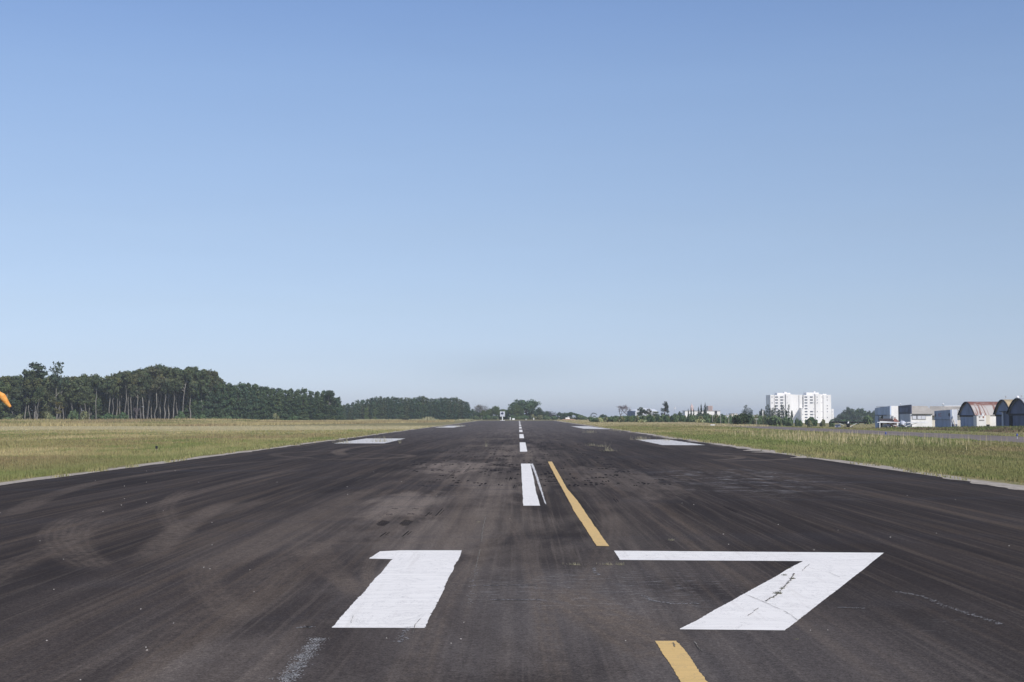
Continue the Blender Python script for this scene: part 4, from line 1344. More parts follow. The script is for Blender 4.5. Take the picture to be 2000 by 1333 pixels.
for u, hw, vt, Y_, k_, lab in [(1634, 10, 817, 800, 2, 'low bluish tree behind the left wing of the black plane'), (1646, 13, 808, 900, 2, 'bluish tree on the left slope of the distant clump'), (1659, 14, 797, 920, 2, 'tallest bluish tree of the clump behind the black plane'), (1681, 15, 799, 900, 0, 'second tall bluish tree of the clump behind the black plane'), (1699, 13, 804, 900, 2, 'bluish tree of the clump touching the grey hangar'), (1671, 12, 806, 880, 2, 'bluish tree in the middle of the clump'), (1715, 14, 801, 905, 2, 'bluish tree half hidden by the grey hangar'),
                               (1696, 16, 812, 560, 1, 'greener low tree right behind the black plane'), (1648, 16, 820, 560, 3, 'low bush behind the black plane'), (1670, 18, 822, 540, 3, 'low bush right behind the black wing')]:
    if Y_ > 700:
        dome(DOME[k_], u, hw, vt, Y_, lab, group='distant clump behind the black plane', rot=u)
    else:
        shrub(u, Y_, hw, vt, k_, lab, rot=u)

# ================================================================== BUILDINGS AND THINGS
M['tower'] = plain('tower_render', (0.88, 0.855, 0.825), 0.8, 0.2, 0.06, .08)
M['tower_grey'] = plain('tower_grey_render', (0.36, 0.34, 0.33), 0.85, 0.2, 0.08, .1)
M['glass'] = plain('dark_window', (0.085, 0.095, 0.125), 0.25, 0.5, 0.3, .5)
M['white_wall'] = plain('white_wall', (0.78, 0.765, 0.74), 0.8, 0.25, 0.09, .35)
M['cream'] = plain('cream_wall', (0.72, 0.66, 0.56), 0.85, 0.2, 0.12, .5)
M['blue_grey'] = plain('blue_grey_sheet', (0.33, 0.385, 0.51), 0.6, 0.3, 0.12, .5)
M['pale_blue'] = plain('pale_blue_sheet', (0.47, 0.54, 0.67), 0.6, 0.3, 0.12, .5)
M['pale_grey'] = plain('pale_grey_sheet', (0.54, 0.555, 0.60), 0.6, 0.3, 0.10, .5)
M['mid_blue'] = plain('faded_blue_sheet', (0.215, 0.265, 0.40), 0.6, 0.3, 0.2, .5)
M['navy'] = plain('navy_sheet', (0.045, 0.055, 0.105), 0.55, 0.3, 0.3, .6)
M['dark_blue'] = plain('dark_blue_sheet', (0.105, 0.125, 0.205), 0.6, 0.3, 0.25, .5)
M['black'] = plain('black_interior', (0.015, 0.015, 0.019), 0.8, 0.2, 0.3, 1)
M['dark'] = plain('dark_edge', (0.020, 0.021, 0.029), 0.7, 0.3, 0.3, 1)
M['white_gloss'] = plain('white_gloss', (0.80, 0.80, 0.80), 0.35, 0.5, 0.05, 1)
M['tile'] = plain('clay_tile_dark', (0.070, 0.056, 0.055), 0.85, 0.2, 0.35, 3)
M['brick'] = plain('red_brick', (0.27, 0.125, 0.092), 0.9, 0.15, 0.3, 3)
M['concrete'] = plain('concrete_roof', (0.36, 0.335, 0.30), 0.9, 0.15, 0.14, .4)
M['pink'] = plain('pink_render', (0.66, 0.50, 0.47), 0.85, 0.2, 0.1, .1)
M['brown_tower'] = plain('brown_render', (0.40, 0.30, 0.24), 0.85, 0.2, 0.1, .1)
M['steel'] = plain('grey_steel', (0.38, 0.39, 0.41), 0.45, 0.5, 0.1, 2)
M['earth'] = plain('red_earth', (0.36, 0.22, 0.145), 0.95, 0.1, 0.2, .6)


def part(name, mat, root, fn, smooth_=False):
    """one child mesh from points in world space"""
    mb = MB()
    fn(mb)
    return mb.build(name, mat, root, smooth_, world_=True)


# ---- apartment towers
TY = 1450.0
tx = lambda u, d=0.0: ux(u, TY + d)
tz = lambda v: vz(v, TY)
ZB = tz(829)
FLOORS = [776 + 5.68 * i for i in range(9)]


def window_mesh(w, h):
    return MB().box(-w / 2, w / 2, -.12, .15, -h / 2, h / 2).mesh('window', M['glass'])


WBIG, WSM, WTINY = window_mesh(2.75, 1.22), window_mesh(.75, .95), window_mesh(.5, .6)


def apartment(u0, bays, label, x_off):
    """bays: u from, u to, metres set back, top v, grey?; returns the Empty"""
    root = thing('apartment_tower', label, 'apartment building', (tx(u0), TY, ZB), group='twin apartment towers')
    for (a, b, back, vt, grey) in bays:
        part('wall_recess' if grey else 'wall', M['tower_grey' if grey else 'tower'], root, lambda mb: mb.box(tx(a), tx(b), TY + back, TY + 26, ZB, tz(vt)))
    return root


def wins(root, u, back, mesh, floors, skip=()):
    for i in floors:
        if i not in skip:
            place('window', mesh, root, (tx(u) - root.location.x, TY + back - .1 - root.location.y, tz(FLOORS[i]) - root.location.z))


lt = apartment(1505, [(1505, 1512, 0, 771.8, 0), (1512, 1513.4, 3, 772.5, 1), (1513.4, 1533.8, .8, 772.3, 0), (1533.8, 1535.2, 3, 772.5, 1), (1535.2, 1547, 0, 770.5, 0), (1547, 1552.5, .5, 771, 0), (1552.5, 1561.2, .8, 771.3, 0)], 'left white apartment tower partly behind dark lobed trees', 0)
part('roof_block', M['tower'], lt, lambda mb: mb.box(tx(1520), tx(1546), TY + 5, TY + 20, tz(773), tz(767.6)))
part('roof_block', M['tower'], lt, lambda mb: mb.box(tx(1535), tx(1540), TY + 8, TY + 14, tz(767.6), tz(765.6)))
wins(lt, 1517.3, .8, WBIG, range(9))
wins(lt, 1527.3, .8, WBIG, range(9))
wins(lt, 1531.8, .8, WTINY, range(9), (2, 3))
wins(lt, 1508.3, 0, WSM, range(9), (1, 3, 6))
wins(lt, 1538.0, 0, WTINY, (0, 2, 4, 5, 7))
rt = apartment(1561.3, [(1561.3, 1567.7, 0, 771.5, 0), (1567.7, 1569.3, 1, 772, 1), (1569.3, 1590.6, -1.5, 772, 0), (1590.6, 1592.2, 1, 772, 1), (1592.2, 1602.8, -2, 770, 0), (1602.8, 1608.2, 0, 770.6, 0), (1608.2, 1623.2, -1, 771.6, 0)], 'right white apartment tower standing free of trees', 0)
part('shadow_block', M['tower'], rt, lambda mb: mb.box(tx(1561.8), tx(1566.5), TY - 10, TY - .02, ZB, tz(797)))  # projecting block added to cast the slanted shadow onto the left tower
part('roof_block', M['tower'], rt, lambda mb: mb.box(tx(1577), tx(1601), TY + 4, TY + 20, tz(773), tz(767)))
part('roof_block', M['tower'], rt, lambda mb: mb.box(tx(1593), tx(1596), TY + 8, TY + 12, tz(767), tz(764.5)))
part('roof_block', M['tower'], rt, lambda mb: mb.box(tx(1610), tx(1617), TY + 6, TY + 14, tz(772), tz(769.8)))
wins(rt, 1573.9, -1.5, WBIG, range(9))
wins(rt, 1584.5, -1.5, WBIG, range(9), (3, 4))
wins(rt, 1589.1, -1.5, WTINY, range(9), (0, 1, 3))
wins(rt, 1595.6, -2, WSM, range(9), (3, 4, 6))
wins(rt, 1605.5, 0, WTINY, (0, 2, 5, 7))
wins(rt, 1615.6, -1, WSM, (0, 1, 3, 4, 5, 7))
wins(rt, 1564.0, -10, WTINY, (4, 6, 8))
bt = thing('apartment_block', 'narrow white block peeping out right of the towers', 'apartment building', (tx(1624), TY + 60, ZB))
part('wall', M['tower'], bt, lambda mb: mb.box(ux(1624, TY + 60), ux(1628.5, TY + 60), TY + 60, TY + 75, ZB, vz(799, TY + 60)))
for v in (805, 811, 815):
    place('window', WTINY, bt, (ux(1625.8, TY + 60) - bt.location.x, -.1, vz(v, TY + 60) - ZB))


# ---- distant buildings on the right skyline
def block(name, label, u0, u1, v0, v1, Y, depth, mat, cat='building'):
    root = thing(name, label, cat, (ux((u0 + u1) / 2, Y), Y, vz(v1, Y)))
    part('wall', M[mat], root, lambda mb: mb.box(ux(u0, Y), ux(u1, Y), Y, Y + depth, vz(v1, Y), vz(v0, Y)))
    return root


wb = block('school_building', 'long white building behind the pointed conifers', 1338, 1395.6, 803, 816, 800, 12, 'white_wall')
part('wall', M['white_wall'], wb, lambda mb: mb.box(ux(1400.8, 800), ux(1406.8, 800), 800, 812, vz(816, 800), vz(803, 800)))
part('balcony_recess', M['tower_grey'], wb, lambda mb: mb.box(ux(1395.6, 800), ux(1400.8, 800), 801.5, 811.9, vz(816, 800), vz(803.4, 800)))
for v in (805.3, 809.4):
    part('window', M['glass'], wb, lambda mb: mb.box(ux(1396.2, 800), ux(1400.3, 800), 801.3, 801.6, vz(v + 1, 800), vz(v - .7, 800)))
part('roof', M['concrete'], wb, lambda mb: mb.box(ux(1337.6, 800), ux(1407.2, 800), 799.7, 812.3, vz(803, 800) + .003, vz(802.4, 800)))
ch = block('church_tower', 'pale pink church tower rising behind the conifers', 1349.2, 1354.2, 794, 815, 1250, 3, 'pink', 'church')
part('wall', M['pink'], ch, lambda mb: mb.box(ux(1350, 1250), ux(1353.4, 1250), 1250.3, 1252.7, vz(794, 1250), vz(791.3, 1250)))
part('spire', M['pink'], ch, lambda mb: mb.tube([(ux(1351.6, 1250), 1251.5, vz(791.3, 1250)), (ux(1351.6, 1250), 1251.5, vz(787, 1250))], [.35, .06], 5))
part('window', M['tower_grey'], ch, lambda mb: mb.box(ux(1351, 1250), ux(1352.3, 1250), 1249.85, 1250.1, vz(799, 1250), vz(796.5, 1250)))
bw = block('tower_block', 'distant brownish apartment tower above the white building', 1383, 1392, 793, 815, 1700, 18, 'brown_tower', 'apartment building')
for i in range(4):
    part('balcony_strip', M['pink'], bw, lambda mb: mb.box(ux(1384 + i * 2.2, 1700), ux(1384.9 + i * 2.2, 1700), 1699.3, 1700, vz(815, 1700), vz(793.6, 1700)))
lw = block('low_building', 'low pale house roofs on the skyline left of the lobed tree', 1428, 1440, 808.5, 814, 1100, 12, 'cream', 'house')
part('roof', M['concrete'], lw, lambda mb: mb.box(ux(1427.5, 1100), ux(1440.5, 1100), 1099.5, 1112.5, vz(808.5, 1100), vz(807.9, 1100)))
part('wall', M['white_wall'], lw, lambda mb: mb.box(ux(1434, 1100), ux(1437.5, 1100), 1098.6, 1099.99, vz(814, 1100), vz(808.8, 1100)))
lw2 = block('low_building', 'low white wall on the skyline right of the white building', 1418, 1428, 811.3, 814, 1080, 8, 'white_wall', 'house')
part('roof', M['concrete'], lw2, lambda mb: mb.box(ux(1417.5, 1080), ux(1428.3, 1080), 1079.6, 1088.4, vz(811.3, 1080), vz(810.9, 1080)))
lw3 = block('low_building', 'low white building showing left of the apartment towers', 1466, 1484, 811, 815, 900, 8, 'white_wall', 'house')
part('roof', M['concrete'], lw3, lambda mb: mb.box(ux(1465.6, 900), ux(1484.4, 900), 899.6, 908.4, vz(811, 900), vz(810.5, 900)))
lw4 = block('house', 'small white house between the lobed trees and the small dark tree', 1489, 1493.5, 801.5, 814, 1000, 8, 'white_wall', 'house')
part('roof', M['concrete'], lw4, lambda mb: mb.box(ux(1488.7, 1000), ux(1493.8, 1000), 999.6, 1008.4, vz(801.5, 1000), vz(801, 1000)))
# blue warehouse with a white roof
bb = thing('warehouse', 'blue walled warehouse with white roof among the trees', 'warehouse', (ux(1238, 640), 640, vz(815, 640)))
part('wall', M['mid_blue'], bb, lambda mb: mb.prism([(ux(1229, 640), 652, vz(816, 640)), (ux(1240.5, 640), 640, vz(816, 640)), (ux(1240.5, 640), 640, vz(804, 640)), (ux(1229, 640), 652, vz(803, 640))], (.3, .3, 0)))
part('wall', M['pale_grey'], bb, lambda mb: mb.box(ux(1240.5, 640) + .05, ux(1284, 640), 640, 652, vz(816, 640), vz(804.6, 640)))
part('roof', M['white_gloss'], bb, lambda mb: mb.prism([(ux(1229, 640) + .3, 652.4, vz(803, 640)), (ux(1240.5, 640) + .3, 640, vz(804, 640)), (ux(1284, 640), 640, vz(804.4, 640)), (ux(1284, 640), 652, vz(800.6, 640)), (ux(1262, 640), 652, vz(798.5, 640))], (0, 0, .25)))
# mast and poles
ms = thing('radio_mast', 'thin mast with a white antenna on the right skyline', 'mast', (ux(1317, 620), 620, gz(ux(1317, 620), 620)))
part('pole', M['steel'], ms, lambda mb: mb.tube([(ms.location.x, 620, ms.location.z), (ms.location.x, 620, vz(795, 620))], [.11, .05], 5))
part('antenna', M['white_gloss'], ms, lambda mb: mb.box(ms.location.x + .1, ms.location.x + .5, 619.8, 620.2, vz(799, 620), vz(796.5, 620)))
for u, v0, v1, Y_, arm, lab in [(1391.5, 813, 826, 400, 0, 'pale post left of its neighbours in the dry belt'), (1407.5, 812, 826, 402, 0, 'pale post in the middle of the three in the dry belt'), (1423.5, 812.5, 825, 404, 0, 'pale post nearest the large dark bush'), (1477.5, 819, 829.5, 380, 1, 'short pale post with a crossbar right of the large dark bush'), (1419.5, 808, 815, 700, 0, 'far thin pole on the skyline')]:
    X = ux(u, Y_)
    z0 = min(gz(X, Y_), vz(v1, Y_))
    p = thing('post', lab, 'post', (X, Y_, z0), group='posts in the dry belt')
    place('shaft', MB().tube([(0, 0, 0), (0, 0, vz(v0, Y_) - z0)], [.085, .07], 6).mesh('shaft', M['concrete']), p)
    place('cap', MB().box(-.45 if arm else -.11, .45 if arm else .11, -.11, .11, vz(v0, Y_) - z0, vz(v0, Y_) - z0 + .10).mesh('cap', M['white_gloss']), p)

# ---- sign at the end of the runway
SY = 585.0
sx = ux(981.3, SY)
sg = thing('sign_board', 'white framed board with dark blue picture on a white post at the runway end', 'sign', (sx, SY, 0))
place('post', MB().box(-.17, .17, -.15, .15, 0, 1.75).mesh('post', M['white_gloss']), sg)
place('base', MB().box(-.95, -.25, -.3, .3, 0, .16).box(.25, .95, -.3, .3, 0, .16).mesh('base', M['white_gloss']), sg)
place('panel', MB().box(-.95, .95, -.12, .12, 1.72, 3.72).mesh('panel', M['pale_grey']), sg)
fr = MB()
for b in ((-1.0, -.78, -.17, .17, 1.66, 3.78), (.62, 1.0, -.17, .17, 1.66, 3.78), (-.77, .61, -.17, .17, 1.66, 1.90), (-.77, .61, -.17, .17, 3.66, 3.78)):
    fr.box(*b)
place('frame', fr.mesh('frame', M['pale_grey']), sg)
place('picture', MB().poly([(-.65, -.13, 2.55), (.35, -.13, 2.5), (.5, -.13, 3.1), (.25, -.13, 3.2), (.2, -.13, 3.55), (-.3, -.13, 3.2), (-.65, -.13, 3.3)]).mesh('picture', M['navy']), sg)
# small white marker boards and posts behind the runway end
for u, v0, v1, w, lab in [(996.5, 815.5, 821, .35, 'white post just left of the white marker board'), (1003, 817.5, 820.8, 1.1, 'low white marker board beyond the last stripe'), (1027.5, 818.5, 821, .3, 'short white post right of the last stripe'), (1042.5, 816.5, 821, .35, 'taller white post right of the last stripe'), (1392, 831, 832.4, .9, 'low white slab lying in the grass by the taxiway'), (306.5, 876, 881, .11, 'small dark marker standing alone in the left grass')]:
    Y_ = 84.5 if u < 400 else 640 if u < 1100 else 285
    X = ux(u, Y_)
    z0, z1 = gz(X, Y_), max(vz(v0, Y_), gz(X, Y_) + .3)
    p = thing('marker_board', lab, 'marker', (X, Y_, z0), group='white markers beyond the runway')
    place('panel', MB().box(-w / 2, w / 2, -.06, .06, .12, z1 - z0).mesh('panel', M['dark' if u < 400 else 'white_gloss']), p)
    place('leg', MB().box(-w / 2 + .02, -w / 2 + .12, -.05, .05, 0, .118).box(w / 2 - .12, w / 2 - .02, -.05, .05, 0, .118).mesh('leg', M['steel']), p)
# white hut on a red earth mound
HX, HY = ux(1108.5, 640), 640.0
md = MB()
ring = []
for k_, (rr, zz) in enumerate([(3.4, -.1), (2.9, .25), (2.2, .45), (1.2, .55)]):
    ring.append([(HX + .4 + rr * 1.15 * math.cos(q * .449), HY + rr * math.sin(q * .449), zz + (.07 * math.sin(q * 2.3) if k_ else 0)) for q in range(14)])
md.loft(ring)
tag(md.build('earth_mound', M['earth'], None, True), kind='structure')
ht = thing('hut', 'small white hut on the red earth mound right of the runway end', 'hut', (HX, HY, .4))
part('wall', M['white_wall'], ht, lambda mb: mb.box(HX - .95, HX + .95, HY - .9, HY + .9, .42, 1.18))
part('roof', M['concrete'], ht, lambda mb: mb.hexa([(HX - .1, HY - .6, 1.18), (HX + .6, HY - .6, 1.18), (HX + .6, HY + .6, 1.18), (HX - .1, HY + .6, 1.18)], [(HX + .1, HY - .4, 1.55), (HX + .4, HY - .4, 1.55), (HX + .4, HY + .4, 1.55), (HX + .1, HY + .4, 1.55)]))

# ---- hangar row: doors face the runway (-X), lit flanks face the camera
HXF = 84.0


def yf(u, X=HXF):
    """distance at which the line x = X crosses photo column u"""
    d = ray(u, 812)
    return X * d[1] / d[0]


def front(mb, X, ya, yb, za, zb, th=.12):
    mb.box(X - th, X, min(ya, yb), max(ya, yb), za, zb)


def arched(X, u_far, u_near, v_base, v_spring, v_top, depth, label, face, door, roofmat, wallmat, door_split=0.5):
    y1, y0 = yf(u_far, X), yf(u_near, X)
    ym = (y0 + y1) / 2
    zb = min(vz(v_base + 1.5, ym), gz(X, ym))
    zs, zt = vz(v_spring, ym), vz(v_top, ym)
    root = thing('arched_hangar', label, 'hangar', (X, ym, zb), group='arched hangars')
    N = 18
    half, rise = (y1 - y0) / 2, zt - zs
    arc = [(ym - half * math.cos(math.pi * k / N), zs + rise * (1 - abs(math.cos(math.pi * k / N)) ** 1.85)) for k in range(N + 1)]
    part('gable', M[face], root, lambda mb: mb.prism([(X, y, z) for y, z in arc], (.1, 0, 0)))
    part('lintel', M['dark'], root, lambda mb: mb.box(X - .14, X - .02, y0 + .05, y1 - .05, zs - .28, zs + .02))
    ya_, yb_ = y0 + (y1 - y0) * .18, y1 - .25
    for q in range(3):
        part('door', M[door], root, lambda mb: mb.box(X - .04 + .02 * (q % 2), X + .08, ya_ + (yb_ - ya_) * q / 3 + .04, ya_ + (yb_ - ya_) * (q + 1) / 3 - .04, zb, zs - .283))
    part('dark_backing', M['black'], root, lambda mb: mb.box(X + .083, X + .12, ya_, yb_, zb, zs - .283))  # black sheet behind the leaves, standing in for shade in the gaps
    part('wall', M[face], root, lambda mb: mb.box(X - .01, X + .08, y0, y0 + (y1 - y0) * .18 - .003, zb, zs - .283))
    part('wall', M[wallmat], root, lambda mb: mb.box(X + .1, X + depth, y0, y0 + .2, zb, zs))
    part('wall', M[wallmat], root, lambda mb: mb.box(X + .1, X + depth, y1 - .2, y1, zb, zs))
    part('wall', M[wallmat], root, lambda mb: mb.box(X + depth, X + depth + .1, y0, y1, zb, zs))

    def shell(mb, xa, xb, o, th):
        outer = [(ym - (half + o) * math.cos(math.pi * k / N), zs + (rise + o) * (1 - abs(math.cos(math.pi * k / N)) ** 1.85)) for k in range(N + 1)]
        inner = [(ym - (half + o - th) * math.cos(math.pi * k / N), zs + (rise + o - th) * (1 - abs(math.cos(math.pi * k / N)) ** 1.85)) for k in range(N + 1)]
        mb.loft([[(x, y, z) for y, z in outer + inner[::-1]] for x in (xa, xb)])
    part('roof', M[roofmat], root, lambda mb: shell(mb, X - .25, X + depth + .2, .20, .16))
    part('roof_edge', M['dark'], root, lambda mb: shell(mb, X - .45, X - .252, .21, .18))
    return root, y0, y1, zb, zs, zt


t = NT('rusty_corrugated_roof', 0.75, 0.3)
X_, Y_, Z_ = t.xyz(t.pos)
n1 = t.nz(t.pos, 2.6, .12, .12, 4, .6)
n2 = t.nz(t.pos, .8, 1.4, 1.4, 5, .65, 0, 7)
rust_up = t.rg(Z_, 3.75, 4.25)
f = t.m_('MAXIMUM', t.rg(n1, .50, .57, 0, .9), t.m_('MULTIPLY', t.rg(n2, .25, .5), rust_up))
M['rust_roof'] = t.color(t.mix(f, (0.44, 0.41, 0.38), (0.20, 0.085, 0.062)))
M['tan_roof'] = plain('tan_roof', (0.42, 0.33, 0.20), 0.85, 0.2, 0.2, .8)

# E: rusty arched hangar
E_, ey0, ey1, ezb, ezs, ezt = arched(HXF, 1875, 1906.5, 835.5, 811.5, 787, 14, 'arched hangar with rust streaked corrugated roof', 'mid_blue', 'blue_grey', 'rust_roof', 'white_wall')
EY = ey0
ex = lambda u: ux(u, EY - 1.9)
ez = lambda v: vz(v, EY - 1.9)
an = thing('lean_to_annex', 'white annex with a dark name sign beside the rusty arched hangar', 'building', (ex(1916), EY - 1.9, ezb))
part('wall', M['white_wall'], an, lambda mb: mb.box(ex(1907.6), ex(1926), EY - 1.9, EY - .02, ezb, ez(812.5)))
part('parapet', M['white_gloss'], an, lambda mb: mb.box(ex(1909), ex(1920), EY - 2.0, EY - 1.91, ez(812.2), ez(811.2)))
part('chimney', M['white_gloss'], an, lambda mb: mb.box(ex(1919.4), ex(1922), EY - 1.7, EY - 1.2, ez(812.5), ez(807.8)))
for a_, b_, m_ in ((1912.3, 1914.6, 'tower_grey'), (1919.4, 1922, 'brick')):
    part('window', M[m_], an, lambda mb: mb.box(ex(a_), ex(b_), EY - 1.96, EY - 1.9, ez(816.6), ez(813.3)))


def text_part(root, body, name, mat, loc, size, rot, sx_=1.0):
    c = bpy.data.curves.new(name, 'FONT')
    c.body = body
    c.size = size
    c.align_x, c.align_y = 'CENTER', 'CENTER'
    c.extrude = .01
    o = bpy.data.objects.new(name, c)
    dg = bpy.context.evaluated_depsgraph_get()
    col.objects.link(o)
    bpy.context.view_layer.update()
    me_ = bpy.data.meshes.new_from_object(o.evaluated_get(bpy.context.evaluated_depsgraph_get()))
    bpy.data.objects.remove(o)
    me_.materials.clear()
    me_.materials.append(mat)
    p = place(name, me_, root)
    p.rotation_euler = rot
    p.scale = (sx_, 1, 1)
    p.location = Vector(loc) - root.location
    return p


part('sign_plate', M['tower_grey'], an, lambda mb: [mb.box(ex(1912.2 + i * 1.28), ex(1913.3 + i * 1.28), EY - 1.95, EY - 1.9, ez(822 + (.3 if i % 3 else 0)), ez(820.3 - (.3 if i % 2 else 0))) for i in range(8)])
part('wall', M['cream'], an, lambda mb: mb.box(ex(1926) + .01, ex(1935.5), EY - 1.4, EY - .02, ez(829.5), ez(811.6)))
part('bench', M['black'], an, lambda mb: mb.box(ex(1928), ex(1935), EY - 1.3, EY - .1, ezb, ez(829.6)))

# F and G: dark arched hangars
F_, fy0, fy1, fzb, fzs, fzt = arched(HXF, 1944.5, 1978, 836, 810.5, 783, 14, 'middle arched hangar with blue gable and dark roof edge', 'mid_blue', 'dark_blue', 'tan_roof', 'concrete')
G_, gy0, gy1, gzb, gzs, gzt = arched(80.5, 1971, 2013, 834.5, 808.5, 780, 14, 'dark blue arched hangar cut by the right edge', 'dark_blue', 'dark_blue', 'steel', 'concrete')
part('door', M['black'], G_, lambda mb: mb.box(80.38, 80.44, gy1 - 1.75, gy1 - .35, gzb, gzs - .3))
bx = thing('side_shed', 'dark flat roofed shed between the two right arched hangars', 'shed', (80.6, gy1 + 2.2, gzb))
part('wall', M['dark_blue'], bx, lambda mb: mb.box(80.6, 83.9, gy1 + .35, gy1 + 3.4, gzb, vz(804.8, gy1 + 2)))
part('post', M['pale_grey'], bx, lambda mb: mb.box(80.45, 80.59, gy1 + 2.75, gy1 + 3.42, gzb, vz(804.8, gy1 + 2)))
part('roof', M['dark'], bx, lambda mb: mb.box(80.2, 84.0, gy1 + .3, gy1 + 3.9, vz(804.8, gy1 + 2) + .003, vz(803.4, gy1 + 2)))
for root_, u, v0, v1, lab in [(F_, 1963.5, 773, 783, 0), (G_, 1994.5, 772, 780, 0), (F_, 1953.5, 780, 787, 0)]:
    y = root_.location.y + 1
    X = root_.location.x + .6
    part('antenna', M['steel'], root_, lambda mb: mb.tube([(X, y, vz(v1, y) - .3), (X, y, vz(v0, y))], [.03, .02], 5).box(X + .05, X + .22, y - .05, y + .05, vz(v0 + 4.5, y), vz(v0 + .8, y)))
part('lamp', M['white_gloss'], G_, lambda mb: mb.ball((80.2, G_.location.y, gzt + .28), .28, 8, 6))


def hip_roof(mb, X0, X1, ya, yb, ze, zr, back=.5):
    """pitched sheet roof with ridge along x"""
    ym = ya + (yb - ya) * back
    mb.prism([(X0, ya - .25, ze), (X0, ym, zr), (X0, yb + .25, ze)], (X1 - X0, 0, 0))


# D: blue-grey fascia hangar with lettering
dy1, dy0 = yf(1825), yf(1856.5)
dzb = min(gz(HXF, dy0), vz(837.5, dy0))
D_ = thing('signed_hangar', 'blue-grey hangar with red lettering on its fascia', 'hangar', (HXF, (dy0 + dy1) / 2, dzb))
part('fascia', M['blue_grey'], D_, lambda mb: mb.prism([(HXF, dy0, vz(819.5, dy0)), (HXF, dy1, vz(820.5, dy1)), (HXF, dy1, vz(803.2, dy1)), (HXF, dy0, vz(800.8, dy0))], (.3, 0, 0)))
part('door', M['blue_grey'], D_, lambda mb: mb.box(HXF + .10, HXF + .25, dy0 + 2.4, dy1, dzb, vz(820.6, dy0)))
part('door', M['blue_grey'], D_, lambda mb: mb.box(HXF + .05, HXF + .2, dy0, dy0 + 2.3, dzb, vz(820.6, dy0)))
part('rail', M['dark_blue'], D_, lambda mb: mb.box(HXF - .06, HXF + .09, dy0, dy1, vz(820.6, dy0), vz(819.9, dy0)))
D_['kind'] = 'thing'
YD = (yf(1832) + yf(1839.5)) / 2
M['red_letter'] = plain('red_lettering', (0.34, 0.06, 0.10), 0.6, 0.3, 0.15, 3)
for i, ch_ in enumerate('EJ'):
    pass
text_part(D_, 'EC', 'lettering', M['red_letter'], (HXF - .012, YD, vz(811.2, YD)), .92, (R(90), 0, R(-90)), 1.9)
part('emblem', M['navy'], D_, lambda mb: mb.prism([(HXF - .02, yf(1854.4) + .75 * math.cos(q * .524), vz(810.5, dy0) + .36 * math.sin(q * .524)) for q in range(12)], (.015, 0, 0)))
part('emblem', M['navy'], D_, lambda mb: mb.prism([(HXF - .02, yf(1827) + .35 * math.cos(q * .524), vz(811.5, dy0) + .33 * math.sin(q * .524)) for q in range(12)], (.015, 0, 0)))
part('wall', M['pale_grey'], D_, lambda mb: mb.box(HXF + .3, ux(1870, dy0), dy0 + .02, dy0 + .25, vz(829, dy0), vz(800.3, dy0)))
part('wall', M['dark_blue'], D_, lambda mb: mb.box(HXF + .3, ux(1870, dy0), dy0 + .1, dy0 + .35, dzb, vz(829, dy0) - .003))
part('trim', M['white_gloss'], D_, lambda mb: mb.box(HXF + .31, HXF + .52, dy0 - .06, dy0 + .015, vz(818, dy0), vz(800.2, dy0)))
part('pipe', M['cream'], D_, lambda mb: mb.tube([(ux(1860, dy0), dy0 - .3, vz(819, dy0)), (ux(1863, dy0), dy0 - .3, vz(826, dy0)), (ux(1864, dy0), dy0 - .3, vz(832, dy0))], .09, 6))

# C: hangar with navy fascia, white flank and grey roof
cy1, cy0 = yf(1754.5), yf(1778.7)
czb = min(gz(HXF, cy0), vz(838, cy0))
C_ = thing('navy_hangar', 'hangar with a navy fascia, white flank wall and grey roof', 'hangar', (HXF, (cy0 + cy1) / 2, czb))
cx = lambda u: ux(u, cy0)
cz = lambda v: vz(v, cy0)
part('fascia', M['navy'], C_, lambda mb: mb.prism([(HXF, cy0, cz(808)), (HXF, cy1, vz(809.8, cy1)), (HXF, cy1, vz(793.3, cy1)), (HXF, cy0, cz(790.8))], (.25, 0, 0)))
part('fascia_panel', M['dark_blue'], C_, lambda mb: mb.box(HXF - .05, HXF - .003, cy0 + 1.6, cy1 - 1.4, cz(804.5), cz(796.5)))
part('door', M['pale_grey'], C_, lambda mb: mb.box(HXF + .05, HXF + .2, cy0 + .9, cy1 - 1.2, czb, cz(808.9)))
part('wall', M['white_wall'], C_, lambda mb: mb.box(HXF + .0, HXF + .2, cy0, cy0 + .89, czb, cz(808.9)))
part('wall', M['tower_grey'], C_, lambda mb: mb.box(HXF + .0, HXF + .2, cy1 - 1.19, cy1, czb, vz(809.8, cy1)))
part('wall', M['white_wall'], C_, lambda mb: mb.box(HXF + .21, cx(1820.5), cy0 - .02, cy0 + .25, czb, cz(809.2)))
wf = part('window', M['tower_grey'], C_, lambda mb: mb.box(cx(1781), cx(1808.4), cy0 - .10, cy0 - .021, cz(819.8), cz(811.2)))
for a_, b_ in ((1782, 1789.6), (1791.6, 1798.8), (1799.8, 1807.4)):
    p = MB().box(cx(a_), cx(b_), cy0 - .14, cy0 - .101, cz(818.9), cz(813.2)).build('pane', M['pale_grey'], wf, world_=False)
    p.data.transform(Matrix.Translation(-C_.location))
p = MB().box(cx(1789.7), cx(1791.5), cy0 - .14, cy0 - .101, cz(818.9), cz(812)).build('pane', M['black'], wf)
p.data.transform(Matrix.Translation(-C_.location))
part('door', M['black'], C_, lambda mb: mb.box(cx(1778.8), cx(1780.8), cy0 - .06, cy0 - .021, cz(834.5), cz(828.5)))
part('roof', M['concrete'], C_, lambda mb: mb.hexa([(HXF + .25, cy0 - .3, cz(809)), (cx(1826), cy0 - .3, cz(809)), (cx(1836), cy1, cz(809)), (HXF + .25, cy1, cz(809))], [(HXF + .25, cy0 + 4, vz(793, cy0 + 4)), (cx(1822), cy0 + 4, vz(793.6, cy0 + 4)), (cx(1824), cy1 - 4, vz(793.6, cy1 - 4)), (HXF + .25, cy1 - 4, vz(793, cy1 - 4))]))
